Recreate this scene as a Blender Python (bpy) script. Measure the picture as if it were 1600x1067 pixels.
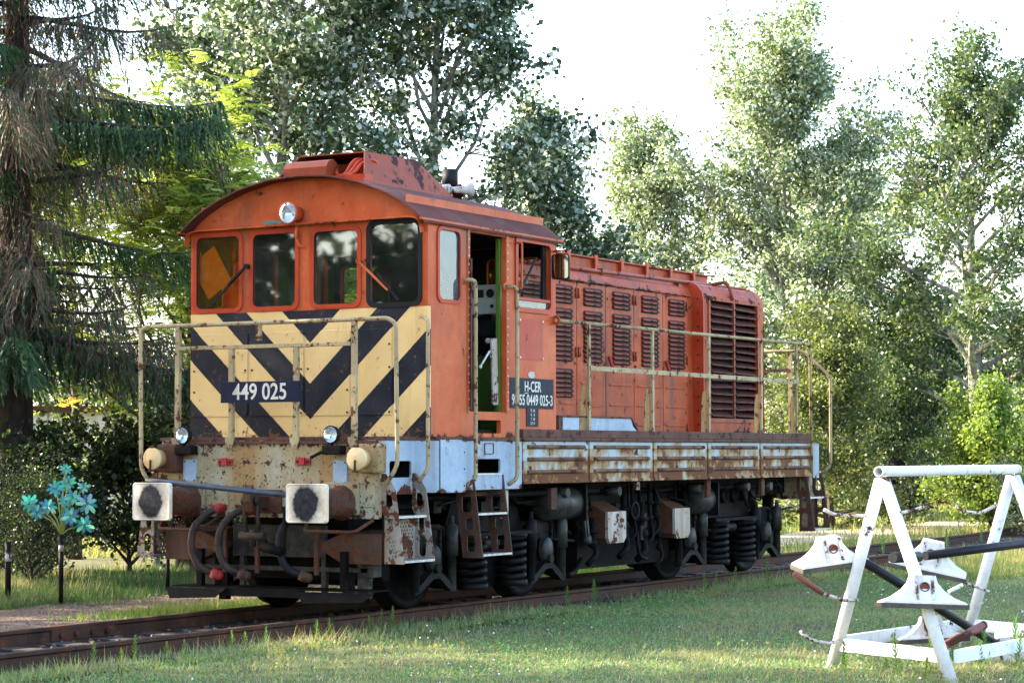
import bpy, math, random
import numpy as np
from mathutils import Vector, Matrix
from mathutils.geometry import tessellate_polygon
R = math.radians
for o in list(bpy.data.objects): bpy.data.objects.remove(o)
scene = bpy.context.scene
COL = scene.collection
random.seed(7)

# ---------------------------------------------------------------- camera
CAM = Vector((-17.7067, -12.7593, 1.5239))
YAW, PIT, ROL, FPX = 0.5179, 0.0481, -0.0014, 3575.4
vd = Vector((math.cos(YAW)*math.cos(PIT), math.sin(YAW)*math.cos(PIT), math.sin(PIT)))
vr = Vector((math.sin(YAW), -math.cos(YAW), 0)); vu = vr.cross(vd)
vr, vu = math.cos(ROL)*vr+math.sin(ROL)*vu, -math.sin(ROL)*vr+math.cos(ROL)*vu
cam = bpy.data.cameras.new('camera'); camo = bpy.data.objects.new('camera', cam); COL.objects.link(camo)
camo.matrix_world = Matrix(((vr.x, vu.x, -vd.x, CAM.x), (vr.y, vu.y, -vd.y, CAM.y), (vr.z, vu.z, -vd.z, CAM.z), (0, 0, 0, 1)))
cam.sensor_width = 36; cam.lens = 36*FPX/1600; cam.clip_end = 2000; cam.clip_start = .1
scene.camera = camo

# ---------------------------------------------------------------- sky, sun, exposure
SUN_EL = R(29); SUN_DIR = Vector((-.20, .98, 0)).normalized()      # horizontal direction towards the sun
world = bpy.data.worlds.new('World'); scene.world = world; world.use_nodes = True
wn = world.node_tree; bg = wn.nodes['Background']
sky = wn.nodes.new('ShaderNodeTexSky'); sky.sky_type = 'NISHITA'; sky.sun_disc = False
sky.sun_elevation = SUN_EL; sky.sun_rotation = math.atan2(SUN_DIR.x, SUN_DIR.y)
sky.air_density = 1.0; sky.dust_density = 2.0; sky.ozone_density = 1.0
wn.links.new(sky.outputs[0], bg.inputs[0]); bg.inputs[1].default_value = .15
sun = bpy.data.lights.new('sun', 'SUN'); sun.energy = 3.4; sun.angle = R(.53); sun.color = (1, .90, .74)
suno = bpy.data.objects.new('sun', sun); COL.objects.link(suno)
sdir = Vector((SUN_DIR.x*math.cos(SUN_EL), SUN_DIR.y*math.cos(SUN_EL), math.sin(SUN_EL)))
suno.rotation_euler = sdir.to_track_quat('Z', 'Y').to_euler(); suno.location = (0, 30, 30)
vs = scene.view_settings; vs.view_transform = 'Standard'; vs.look = 'None'; vs.exposure = 2.85; vs.gamma = 1; vs.use_curve_mapping = False

# ---------------------------------------------------------------- materials
class NT:
    def __init__(s, name):
        s.m = bpy.data.materials.new(name); s.m.use_nodes = True; s.t = s.m.node_tree; s.t.nodes.clear()
        s.out = s.n('ShaderNodeOutputMaterial')
    def n(s, typ, ins=None, **kw):
        nd = s.t.nodes.new(typ)
        for k, v in kw.items(): setattr(nd, k, v)
        for k, v in (ins or {}).items(): s.set(nd.inputs[k], v)
        return nd
    def set(s, sock, v):
        if isinstance(v, bpy.types.NodeSocket): s.t.links.new(v, sock)
        elif isinstance(v, bpy.types.Node): s.t.links.new(v.outputs[0], sock)
        else:
            if hasattr(v, '__len__') and len(v) == 3 and sock.type == 'RGBA': v = (*v, 1)
            sock.default_value = v
    def co(s, scale=(1, 1, 1), loc=(0, 0, 0)):
        c = s.n('ShaderNodeTexCoord'); mp = s.n('ShaderNodeMapping', {'Vector': c.outputs['Object'], 'Scale': scale, 'Location': loc}); return mp.outputs[0]
    def noise(s, scale, detail=5, rough=.6, vec=None, dist=0):
        return s.n('ShaderNodeTexNoise', {'Scale': scale, 'Detail': detail, 'Roughness': rough, 'Distortion': dist, 'Vector': vec if vec is not None else s.co()}).outputs[0]
    def ramp(s, f, a, b, va=0., vb=1.):
        return s.n('ShaderNodeMapRange', {'Value': f, 'From Min': a, 'From Max': b, 'To Min': va, 'To Max': vb}).outputs[0]
    def mix(s, f, a, b, mode='MIX'):
        nd = s.n('ShaderNodeMix', data_type='RGBA', blend_type=mode)
        s.set(nd.inputs[0], f); s.set(nd.inputs[6], a); s.set(nd.inputs[7], b); return nd.outputs[2]
    def math(s, op, a, b=0., c=0.):
        return s.n('ShaderNodeMath', {0: a, 1: b, 2: c}, operation=op).outputs[0]
    def sep(s, v=None):
        return s.n('ShaderNodeSeparateXYZ', {0: v if v is not None else s.co()}).outputs
    def bsdf(s, col, rough=.6, metal=0., spec=.5, bump=None, bd=.01, bs=.5):
        p = s.n('ShaderNodeBsdfPrincipled', {'Base Color': col, 'Roughness': rough, 'Metallic': metal, 'Specular IOR Level': spec})
        if bump is not None:
            s.set(p.inputs['Normal'], s.n('ShaderNodeBump', {'Height': bump, 'Distance': bd, 'Strength': bs}).outputs[0])
        s.set(s.out.inputs[0], p.outputs[0]); return p

RUST = (.115, .036, .014); RUSTD = (.045, .018, .012)
def paint(name, base, fade, rust=.66, streak=.55, rough=.5, rcol=RUST, dirt=(.10, .07, .045), rscale=5., fadeamt=1., spots=None, edges=()):
    t = NT(name)
    c = t.mix(t.ramp(t.noise(1.7, 6, .62), .38, .62, 0, fadeamt), base, fade)
    c = t.mix(t.ramp(t.noise(2.6, 8, .7, t.co((1, 1, .6), (5, 2, 1))), .50, .66, 0, .45), c, tuple(x*.55 for x in base))
    c = t.mix(t.ramp(t.noise(26, 4, .6), .3, .75, 0, .16), c, (.02, .015, .012))
    sv = t.co((5, 5, .45))
    c = t.mix(t.ramp(t.noise(1.0, 3, .55, sv), streak-.03, streak+.16, 0, .75), c, dirt)
    rn = t.noise(rscale, 9, .68, None, .25)
    if edges:
        zc = t.sep()[2]
        for z0, w_, k_ in edges:
            e_ = t.math('MAXIMUM', t.math('SUBTRACT', 1., t.math('DIVIDE', t.math('ABSOLUTE', t.math('SUBTRACT', zc, z0)), w_)), 0.)
            rn = t.math('ADD', rn, t.math('MULTIPLY', e_, k_))
    rust -= .045; rm = t.ramp(rn, rust, rust+.02)
    halo = t.ramp(rn, rust-.07, rust+.01, 0, .6)
    c = t.mix(halo, c, tuple(.5*a+.5*b for a, b in zip(base, RUST)))
    rc = t.mix(t.ramp(t.noise(40, 4), .35, .65), rcol, RUSTD)
    c = t.mix(rm, c, rc)
    if spots:
        sn = t.ramp(t.noise(spots[0], 3, .5), spots[1], spots[1]+.02)
        c = t.mix(sn, c, spots[2])
    rg = t.ramp(rm, 0, 1, rough, .9)
    h = t.math('ADD', t.math('MULTIPLY', rm, -.6), t.noise(60, 4, .6))
    t.bsdf(c, rg, 0, .17, h, .004, .35)
    return t.m
def plain(name, col, rough=.6, metal=0., var=.35, scale=8., spec=.5, bump=.3, col2=None):
    t = NT(name); n = t.noise(scale, 6, .65)
    c = t.mix(t.ramp(n, .3, .7), tuple(a*(1-var) for a in col), col2 or tuple(min(1, a*(1+var)) for a in col))
    t.bsdf(c, t.ramp(t.noise(scale*3, 3), .3, .7, rough*.85, min(1, rough*1.12)), metal, spec, n, .004, bump); return t.m
def glass(name, tint=(.86, .92, .90), dirt=.12, dcol=(.35, .33, .28), refl=1.0):
    t = NT(name)
    tr = t.n('ShaderNodeBsdfTransparent', {'Color': tint}); gl = t.n('ShaderNodeBsdfGlossy', {'Color': (1, 1, 1), 'Roughness': .03})
    fr = t.n('ShaderNodeFresnel', {'IOR': 1.5}); f = t.math('MULTIPLY', fr.outputs[0], 1.0*refl)
    m = t.n('ShaderNodeMixShader', {0: f, 1: tr.outputs[0], 2: gl.outputs[0]})
    df = t.n('ShaderNodeBsdfDiffuse', {'Color': dcol})
    m2 = t.n('ShaderNodeMixShader', {0: t.ramp(t.noise(3, 6, .7), .35, .75, dirt*.3, dirt*1.6), 1: m.outputs[0], 2: df.outputs[0]})
    t.set(t.out.inputs[0], m2.outputs[0]); return t.m
M = {}
ORA = (.445, .064, .013); ORF = (.52, .108, .034)
M['orange'] = paint('orange_paint', ORA, ORF, .70, .60, .42, edges=((1.66, .10, .17), (3.74, .05, .10)))
M['orange_hood'] = paint('orange_hood_paint', (.36, .050, .012), (.44, .086, .028), .65, .50, .5, RUSTD, (.16, .045, .03), 6, edges=((1.68, .16, .16), (3.40, .05, .12)))
M['orange_door'] = paint('faded_orange_door_paint', (.38, .055, .013), (.47, .097, .033), .66, .52, .5, RUSTD, (.15, .05, .03), 7, edges=((1.68, .15, .16), (3.40, .05, .12), (2.50, .05, .07)))
M['louvre'] = paint('shaded_louvre_paint', (.22, .033, .011), (.15, .028, .014), .59, .52, .5, RUSTD, (.05, .025, .02), 9)  # rusty slat paint, base darkened to carry the louvre shadows
M['red_orange'] = paint('fresh_red_orange_paint', (.42, .038, .011), (.42, .052, .018), .70, .62, .4)
M['pink'] = paint('faded_red_paint', (.42, .06, .032), (.46, .085, .05), .69, .62, .5, RUSTD)
M['roof'] = paint('weathered_roof_paint', (.085, .022, .015), (.12, .036, .025), .70, .58, .8, RUSTD)
M['cowl'] = paint('cowl_paint', (.25, .042, .013), (.32, .062, .023), .63, .6, .5, (.06, .03, .035), (.12, .04, .03), 3.2)
M['blue'] = paint('pale_blue_grey_paint', (.33, .40, .48), (.26, .33, .41), .675, .57, .45, RUST, (.20, .15, .10), 5, edges=((1.14, .09, .15), (1.64, .05, .13)))
M['beam'] = paint('dirty_cream_beam_paint', (.31, .24, .125), (.34, .31, .22), .65, .44, .55, RUSTD, (.24, .12, .035), 11, 1., (42, .635, (.035, .017, .011)), ((.91, .14, .12), (1.63, .10, .13), (1.25, .12, .05)))
M['cream'] = paint('cream_rail_paint', (.42, .32, .165), (.30, .22, .12), .61, .55, .5, RUST, (.22, .14, .08), 12)
M['rustmetal'] = paint('rusty_metal', (.045, .022, .015), (.10, .058, .038), .55, .5, .75, RUST, (.04, .025, .02), 7)
M['deckrust'] = paint('rusty_deck_edge', (.085, .04, .028), (.13, .06, .04), .6, .55, .75, RUSTD, (.05, .03, .025), 9)
M['ladder'] = paint('worn_ladder_paint', (.30, .28, .24), (.20, .16, .12), .56, .5, .6, RUST, (.15, .07, .03), 8)
M['ladder_dark'] = paint('rusty_dark_ladder', (.055, .034, .026), (.10, .055, .04), .58, .5, .7, RUST, (.03, .02, .018), 8)
M['steeltread'] = plain('worn_steel_tread', (.42, .42, .46), .35, .8, .4, 20)
M['dark'] = plain('oily_black_steel', (.0018, .0018, .0024), .65, 0, .5, 6, .07, .5, (.006, .0052, .005))
M['darkdust'] = plain('dusty_dark_steel', (.003, .003, .004), .6, 0, .5, 5, .10, .5, (.012, .0105, .0095))
M['greydust'] = plain('dusty_grey_steel', (.009, .009, .011), .5, .1, .5, 9, .2, .5, (.05, .046, .041))
M['black'] = plain('black_rubber', (.008, .008, .009), .6, 0, .3, 10, .15)
M['hose'] = plain('cracked_rubber_hose', (.018, .014, .014), .6, 0, .5, 9, .2, .5, (.06, .034, .025))
M['bluebar'] = plain('dark_blue_grey_bar', (.05, .055, .07), .4, .3, .4, 9)
M['redpart'] = paint('red_bracket_paint', (.33, .02, .022), (.40, .035, .03), .66, .6, .5)
M['white'] = paint('dirty_white_paint', (.52, .49, .45), (.40, .34, .28), .63, .50, .5, RUST, (.25, .15, .08), 8)
M['boxwhite'] = paint('rust_bitten_white_paint', (.46, .43, .39), (.34, .27, .20), .60, .46, .5, RUST, (.22, .12, .055), 7)
M['plate'] = plain('navy_plate', (.007, .011, .027), .5, 0, .3, 12, .12)
M['letter'] = paint('worn_white_letters', (.66, .63, .54), (.56, .52, .43), .70, .62, .5, (.10, .09, .09), (.3, .26, .2), 30)
M['chrome'] = plain('lamp_reflector', (.80, .82, .85), .08, .9, .1, 10)
M['lampglass'] = glass('lamp_glass', (.9, .93, .95), .25, (.6, .6, .6))
M['lampcream'] = paint('cream_lamp_cover', (.72, .50, .25), (.66, .44, .20), .70, .62, .45, RUST, (.40, .20, .08), 9)
M['glass'] = glass('window_glass', (.80, .87, .84), .018)
M['glassbright'] = glass('reflective_side_glass', (.75, .82, .86), .10, (.4, .45, .5), 1.3)
M['glassyellow'] = glass('yellowed_glass', (.98, .74, .28), .05, (.5, .30, .08))
M['mirrorglass'] = plain('mirror_glass', (.22, .19, .15), .04, 1, .05, 4, .5, 0)
M['green'] = paint('lime_green_cab_paint', (.055, .11, .012), (.075, .14, .018), .72, .6, .45)
M['greydesk'] = plain('grey_control_desk', (.30, .32, .30), .5, 0, .2, 8)
M['tealchip'] = plain('teal_undercoat', (.05, .14, .12), .6)
M['paper'] = plain('yellow_printed_sheet', (.62, .36, .08), .7, 0, .12, 14)
M['orangeplastic'] = plain('orange_plastic', (.68, .22, .03), .4, 0, .2, 5)
M['redplastic'] = plain('red_plastic', (.50, .05, .03), .3, 0, .2, 5)
M['cloth'] = plain('white_cloth', (.72, .72, .72), .9, 0, .12, 9)
# chevron stripes on the cab front
t = NT('chevron_paint'); c3 = t.sep()
ay = t.math('ABSOLUTE', t.math('ADD', c3[1], .06))
v = t.math('ADD', c3[2], t.math('MULTIPLY', ay, -.925))
v = t.math('FRACT', t.math('DIVIDE', t.math('SUBTRACT', v, 1.84-.742*4), .742))
v = t.math('ADD', v, t.math('MULTIPLY', t.math('SUBTRACT', t.noise(55, 5, .7), .5), .022)); blk = t.ramp(v, .463, .473, 1, 0)
cr = t.mix(t.ramp(t.noise(1.6, 6, .6), .35, .7), (.70, .46, .19), (.60, .37, .135))
cr = t.mix(t.ramp(t.noise(1, 5, .6, t.co((9, 9, .6))), .56, .8, 0, .5), cr, (.30, .16, .06))
bk = t.mix(t.ramp(t.noise(2.2, 6, .65), .4, .75), (.007, .008, .014), (.022, .023, .030))
c = t.mix(blk, cr, bk)
rn = t.math('ADD', t.noise(15, 8, .68), t.math('MULTIPLY', t.math('MAXIMUM', t.math('SUBTRACT', 1., t.math('DIVIDE', t.math('ABSOLUTE', t.math('SUBTRACT', c3[2], 1.66)), .13)), 0.), .13)); rm = t.ramp(rn, .675, .69)
c = t.mix(t.ramp(rn, .60, .68, 0, .45), c, (.22, .10, .035)); c = t.mix(rm, c, RUST)
t.bsdf(c, t.ramp(t.noise(5, 4), .3, .7, .4, .6), 0, .16, t.noise(50, 4), .003, .25); M['chevron'] = t.m
# rust-eaten side panels: rust gathers along the lower edge and round the ribs
t = NT('rusting_panel_paint'); c3 = t.sep()
n1 = t.noise(3.0, 8, .66, None, .3); n2 = t.noise(1, 5, .6, t.co((7, 7, .8)))
low = t.ramp(c3[2], 1.20, 1.62, .19, -.03)
for zr in (1.572, 1.447, 1.318):
    dz_ = t.math('SUBTRACT', zr-.015, c3[2]); run = t.math('MULTIPLY', t.ramp(dz_, 0., .075, 1., 0.), t.math('GREATER_THAN', dz_, 0.)); low = t.math('ADD', low, t.math('MULTIPLY', run, .10))
for xs_ in (2.385, 3.83, 5.37, 6.82, 8.355, 10.06):
    low = t.math('ADD', low, t.ramp(t.math('ABSOLUTE', t.math('SUBTRACT', c3[0], xs_)), .0, .06, .10, 0.))
f = t.math('ADD', t.math('ADD', n1, low), t.math('MULTIPLY', t.math('SUBTRACT', n2, .5), .45))
c = t.mix(t.ramp(f, .46, .60), (.34, .39, .42), (.32, .27, .18))
c = t.mix(t.ramp(f, .54, .68), c, (.26, .13, .045))
c = t.mix(t.ramp(f, .645, .70), c, (.12, .042, .015))
pk = t.ramp(t.noise(4.2, 6, .55, t.co((1, 1, 1.3), (3, 0, 1)), .2), .615, .625)
c = t.mix(pk, c, (.060, .019, .014))
t.bsdf(c, .7, 0, .15, t.math('ADD', t.noise(45, 5), t.math('MULTIPLY', pk, -1)), .004, .4); M['panel'] = t.m
# buffer plate: off-white rim with a worn grease blot
t = NT('buffer_face_paint'); c3 = t.sep()
yy = t.math('SUBTRACT', t.math('ABSOLUTE', c3[1]), .885)
rr_ = t.math('SQRT', t.math('ADD', t.math('POWER', t.math('MULTIPLY', yy, 6.6), 2.), t.math('POWER', t.math('MULTIPLY', t.math('SUBTRACT', c3[2], 1.06), 5.7), 2.)))
rr_ = t.math('ADD', rr_, t.math('MULTIPLY', t.math('SUBTRACT', t.noise(7, 7, .7), .5), .75))
wh = t.mix(t.ramp(t.noise(5, 7, .7), .40, .66), (.68, .62, .52), (.50, .33, .17))
gr = t.mix(t.ramp(t.noise(22, 5), .35, .7), (.007, .008, .011), (.03, .03, .034))
wh = t.mix(t.ramp(rr_, .95, 1.35, .75, 0.), wh, (.20, .17, .14)); c = t.mix(t.ramp(rr_, .84, .98), gr, wh)
t.bsdf(c, .7, 0, t.ramp(rr_, .9, .96, .12, .4), t.noise(30, 6), .006, .5); M['bufferface'] = t.m

# ---------------------------------------------------------------- object helpers
OFF = {}
def reg(o, name, parent, loc):
    COL.objects.link(o); loc = Vector(loc); OFF[o] = loc
    if parent is not None: o.parent = parent; o.location = loc-OFF[parent]
    else: o.location = loc
    return o
def top(o, label, cat, group=None):
    o['label'] = label; o['category'] = cat
    if group: o['group'] = group
    return o
def empty(name, loc, label=None, cat=None, group=None):
    o = bpy.data.objects.new(name, None); o.empty_display_size = .3; reg(o, name, None, loc)
    if label: top(o, label, cat, group)
    return o
def inst(name, me, parent, loc, rot=None, scale=None):
    o = bpy.data.objects.new(name, me); reg(o, name, parent, loc)
    if rot: o.rotation_euler = rot
    if scale: o.scale = scale
    return o
def copy_tree(o, delta, parent=None):
    c = o.copy(); COL.objects.link(c); OFF[c] = OFF[o]
    if parent is None: c.location = o.location+Vector(delta)
    else: c.parent = parent
    for ch in o.children: copy_tree(ch, None, c)
    return c
def rr(a0, a1, b0, b1, r=.05, n=4):
    P = []
    for ca, cb, st in ((a1-r, b1-r, 0), (a0+r, b1-r, 90), (a0+r, b0+r, 180), (a1-r, b0+r, 270)):
        for i in range(n+1):
            a = R(st+90*i/n); P.append((ca+r*math.cos(a), cb+r*math.sin(a)))
    return P
def rect(a0, a1, b0, b1): return [(a0, b0), (a1, b0), (a1, b1), (a0, b1)]
def oval(a, b, ra, rb, n=12): return [(a+ra*math.cos(2*math.pi*i/n), b+rb*math.sin(2*math.pi*i/n)) for i in range(n)]
def bend(pts, r, n=4):
    pts = [Vector(p) for p in pts]; out = [pts[0]]
    for i in range(1, len(pts)-1):
        a, b, c = pts[i-1], pts[i], pts[i+1]; u = (a-b); w = (c-b)
        k = min(r, u.length*.45, w.length*.45); p = b+u.normalized()*k; q = b+w.normalized()*k
        for j in range(n+1):
            s = j/n; out.append((1-s)**2*p+2*s*(1-s)*b+s*s*q)
    out.append(pts[-1]); return out
class MB:
    def __init__(s): s.v = []; s.f = []; s.sm = []
    def add(s, v, f, sm=False):
        k = len(s.v); s.v += [tuple(x) for x in v]; s.f += [tuple(i+k for i in q) for q in f]; s.sm += [sm]*len(f); return s
    def box(s, x0, x1, y0, y1, z0, z1):
        v = [(x, y, z) for x in (x0, x1) for y in (y0, y1) for z in (z0, z1)]
        return s.add(v, [(0, 1, 3, 2), (4, 6, 7, 5), (0, 4, 5, 1), (2, 3, 7, 6), (0, 2, 6, 4), (1, 5, 7, 3)])
    def cbox(s, x0, x1, y0, y1, z0, z1, b=.01):
        # box with its long edges chamfered
        P = [(y0+b, z0), (y1-b, z0), (y1, z0+b), (y1, z1-b), (y1-b, z1), (y0+b, z1), (y0, z1-b), (y0, z0+b)]
        return s.plate(P, [], 'x', x0, x1)
    def obox(s, c, half, rot):
        m = rot if isinstance(rot, Matrix) else Matrix.Rotation(rot, 3, 'Z'); c = Vector(c)
        v = [c+m@Vector((sx*half[0], sy*half[1], sz*half[2])) for sx in (-1, 1) for sy in (-1, 1) for sz in (-1, 1)]
        return s.add(v, [(0, 1, 3, 2), (4, 6, 7, 5), (0, 4, 5, 1), (2, 3, 7, 6), (0, 2, 6, 4), (1, 5, 7, 3)])
    def bar(s, p, q, w, h, up=(0, 0, 1)):
        p, q = Vector(p), Vector(q); d = (q-p); L = d.length; d.normalize(); u = Vector(up)
        sd = d.cross(u)
        if sd.length < 1e-4: sd = Vector((1, 0, 0))
        sd.normalize(); u = sd.cross(d)
        return s.obox((p+q)/2, (L/2, w/2, h/2), Matrix((d, sd, u)).transposed())
    def tube(s, pts, r, n=8, caps=True):
        pts = [Vector(p) for p in pts]; m = len(pts); rs = r if hasattr(r, '__len__') else [r]*m
        v = []; prev = None
        for i, p in enumerate(pts):
            d = (pts[min(i+1, m-1)]-pts[max(i-1, 0)])
            if d.length < 1e-9: d = Vector((0, 0, 1))
            d.normalize()
            if prev is None: a = d.orthogonal().normalized()
            else:
                a = prev-d*prev.dot(d)
                a = a.normalized() if a.length > 1e-5 else d.orthogonal().normalized()
            prev = a; b = d.cross(a)
            for j in range(n):
                t_ = 2*math.pi*j/n; v.append(p+(a*math.cos(t_)+b*math.sin(t_))*rs[i])
        f = [(i*n+j, i*n+(j+1) % n, (i+1)*n+(j+1) % n, (i+1)*n+j) for i in range(m-1) for j in range(n)]
        s.add(v, f, True)
        if caps:
            k = len(s.v)-len(v)
            s.f += [tuple(k+j for j in range(n))[::-1], tuple(k+(m-1)*n+j for j in range(n))]; s.sm += [False, False]
        return s
    def cyl(s, p, q, r, r2=None, n=16): return s.tube([p, q], [r, r if r2 is None else r2], n)
    def lathe(s, prof, c, ax, n=24, smooth=True):
        # prof: list of (distance along axis, radius)
        ax = Vector(ax).normalized(); c = Vector(c); a = ax.orthogonal().normalized(); b = ax.cross(a); v = []
        for h, r in prof:
            for j in range(n):
                t_ = 2*math.pi*j/n; v.append(c+ax*h+(a*math.cos(t_)+b*math.sin(t_))*max(r, 1e-4))
        m = len(prof)
        return s.add(v, [(i*n+j, i*n+(j+1) % n, (i+1)*n+(j+1) % n, (i+1)*n+j) for i in range(m-1) for j in range(n)], smooth)
    def plate(s, outer, holes, ax, d0, d1):
        loops = [outer]+list(holes)
        mp = {'x': lambda a, b, d: (d, a, b), 'y': lambda a, b, d: (a, d, b), 'z': lambda a, b, d: (a, b, d)}[ax]
        tri = tessellate_polygon([[Vector((a, b, 0)) for a, b in L] for L in loops])
        flat = [p for L in loops for p in L]; n = len(flat)
        v = [mp(a, b, d0) for a, b in flat]+[mp(a, b, d1) for a, b in flat]
        f = [tuple(q) for q in tri]+[tuple(i+n for i in q)[::-1] for q in tri]
        k = 0
        for L in loops:
            m = len(L); f += [(k+i, k+(i+1) % m, n+k+(i+1) % m, n+k+i) for i in range(m)]; k += m
        return s.add(v, f)
    def ball(s, c, r, n=12, sq=(1, 1, 1)):
        c = Vector(c); v = []; m = n//2
        for i in range(m+1):
            p = math.pi*i/m
            for j in range(n):
                t_ = 2*math.pi*j/n; v.append((c.x+r*sq[0]*math.sin(p)*math.cos(t_), c.y+r*sq[1]*math.sin(p)*math.sin(t_), c.z+r*sq[2]*math.cos(p)))
        return s.add(v, [(i*n+j, i*n+(j+1) % n, (i+1)*n+(j+1) % n, (i+1)*n+j) for i in range(m) for j in range(n)], True)
    def mesh(s, name, mat):
        me = bpy.data.meshes.new(name); me.from_pydata(s.v, [], s.f); me.polygons.foreach_set('use_smooth', s.sm)
        me.materials.append(M[mat] if isinstance(mat, str) else mat); me.update(); return me
    def build(s, name, mat, parent=None, loc=(0, 0, 0), bevel=0):
        o = inst(name, s.mesh(name, mat), parent, loc)
        if bevel:
            b = o.modifiers.new('bevel', 'BEVEL'); b.width = bevel; b.segments = 2; b.limit_method = 'ANGLE'; b.angle_limit = R(40)
        return o
def text_obj(name, body, size, mat, parent, mw, sx=.62, off=.0, align='CENTER', space=1., width=None):
    cu = bpy.data.curves.new('text', 'FONT'); cu.body = body; cu.size = size; cu.align_x = align; cu.align_y = 'CENTER'; cu.offset = off
    cu.extrude = .0008; cu.space_character = space
    to = bpy.data.objects.new('text', cu); COL.objects.link(to)
    me = bpy.data.meshes.new_from_object(to.evaluated_get(bpy.context.evaluated_depsgraph_get()))
    bpy.data.objects.remove(to); xs_ = [v_.co.x for v_ in me.vertices]; sx = width/(max(xs_)-min(xs_)) if width else sx; me.transform(Matrix.Diagonal((sx, 1, 1, 1))); me.transform(mw)
    me.materials.clear(); me.materials.append(M[mat]); me.name = name
    return inst(name, me, parent, (0, 0, 0))
def face_mat(org, right, upv):
    r_, u_ = Vector(right), Vector(upv); n_ = r_.cross(u_)
    return Matrix(((r_.x, u_.x, n_.x, org[0]), (r_.y, u_.y, n_.y, org[1]), (r_.z, u_.z, n_.z, org[2]), (0, 0, 0, 1)))
# ================================================================ ground and track
GZ = -.16
def ground_mat():
    t = NT('meadow_soil'); n = t.noise(.35, 8, .65); n2 = t.noise(5, 8, .7)
    c = t.mix(t.ramp(n, .38, .62), (.07, .10, .04), (.15, .13, .075)); c = t.mix(t.ramp(n2, .40, .70), c, (.09, .07, .045))
    t.bsdf(c, .95, 0, .1, n2, .04, .8); return t.m
def gravel_mat(name, a, b_, c_):
    t = NT(name); vo = t.n('ShaderNodeTexVoronoi', {'Scale': 38., 'Vector': t.co()}); n = t.noise(2, 7, .65)
    c = t.mix(t.ramp(n, .35, .68), a, b_); c = t.mix(t.ramp(vo.outputs['Color'], .35, .8, 0, .8), c, c_)
    t.bsdf(c, .95, 0, .15, vo.outputs['Distance'], .02, .9); return t.m
M['ground'] = ground_mat(); M['gravel'] = gravel_mat('brown_gravel', (.115, .066, .042), (.165, .105, .07), (.22, .155, .11)); M['cinder'] = gravel_mat('oily_track_bed', (.022, .018, .016), (.05, .036, .028), (.07, .055, .045))
M['sand'] = gravel_mat('pale_sandy_path', (.34, .27, .19), (.42, .35, .26), (.30, .24, .17))
rng = np.random.default_rng(4)
def sheet(name, x0, x1, y0, y1, z, nx, ny, mat, amp=0., edge=0.):
    xs = np.linspace(x0, x1, nx); ys = np.linspace(y0, y1, ny); v = []
    for i, y in enumerate(ys):
        for j, x in enumerate(xs):
            e = rng.normal(0, edge) if i in (0, ny-1) else 0
            v.append((x, y+e, z+amp*(math.sin(x*1.3+y*.7)+math.sin(y*1.9-x*.6))*.5))
    f = [(i*nx+j, i*nx+j+1, (i+1)*nx+j+1, (i+1)*nx+j) for i in range(ny-1) for j in range(nx-1)]
    m = MB(); m.add(v, f, True); o = m.build(name, mat); o['kind'] = 'structure'; return o
g_xs = [-900, -300, -100]+[-40+i*2 for i in range(60)]+[120, 300, 900]
m = MB(); v = []; gy = [-900, -300, -100]+[-40+i*2 for i in range(50)]+[100, 300, 900]
for y in gy:
    for x in g_xs: v.append((x, y, GZ-.012+(.02*math.sin(x*.9+y*.5) if abs(y) > 3 and -40 < x < 80 else -.02)))
nx = len(g_xs); m.add(v, [(i*nx+j, i*nx+j+1, (i+1)*nx+j+1, (i+1)*nx+j) for i in range(len(gy)-1) for j in range(nx-1)], True)
g = m.build('ground', 'ground'); g['kind'] = 'structure'
sheet('track_bed', -30, 60, -1.25, 1.35, GZ+.004, 120, 4, 'cinder', 0, .06)
sheet('gravel_verge', -30, 9, 1.30, 4.05, GZ+.012, 60, 6, 'gravel', .004, .12)
sheet('sandy_path', 12, 60, 3.2, 5.6, GZ+.012, 60, 4, 'sand', .004, .2)

tk_ = bpy.data.objects.new('railway_track', None); reg(tk_, 'railway_track', None, (5, 0, GZ)); tk_['kind'] = 'structure'
M['rail'] = paint('rusty_rail', (.026, .012, .008), (.05, .022, .013), .6, .5, .7, RUST, (.04, .025, .018), 5)
M['railhead'] = plain('dull_rail_head', (.16, .11, .085), .5, .4, .3, 6)
M['sleeper'] = plain('tarred_sleeper', (.035, .026, .02), .9, 0, .5, 6, .3, .8)
RP = [(-.065, -.158), (.065, -.158), (.065, -.148), (.012, -.128), (.009, -.045), (.035, -.03), (.035, -.006), (.026, 0), (-.026, 0), (-.035, -.006), (-.035, -.03), (-.009, -.045), (-.012, -.128), (-.065, -.148)]
def rail(sg):
    xs = [-30, -10, 0, 10, 16, 20, 23, 26, 29, 32, 36, 40, 46, 55]; v = []; k = len(RP)
    off = lambda x: .011*max(0, x-20)**2 if sg > 0 else .0015*max(0, x-24)**2
    for x in xs: v += [(x, sg*.7525+off(x)+a, b_) for a, b_ in RP]
    m = MB(); m.add(v, [(i*k+j, i*k+(j+1) % k, (i+1)*k+(j+1) % k, (i+1)*k+j) for i in range(len(xs)-1) for j in range(k)]); return m.build('rail', 'rail', tk_)
ra, rb = rail(-1), rail(1)
m = MB(); m.box(-2.2, -1.35, .7525-.03, .7525-.0095, -.128, -.03); fpl = m.build('fishplate', 'rail', rb)
for x in (-2.08, -1.88, -1.66, -1.46): m = MB(); m.cyl((x, .725, -.085), (x, .69, -.085), .026, n=6); m.build('bolt', 'rail', fpl)
m = MB(); m.cbox(-.12, .12, -1.25, 1.25, -.10, .02, .012); slm = m.mesh('sleeper', 'sleeper'); rnd = random.Random(2)
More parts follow.
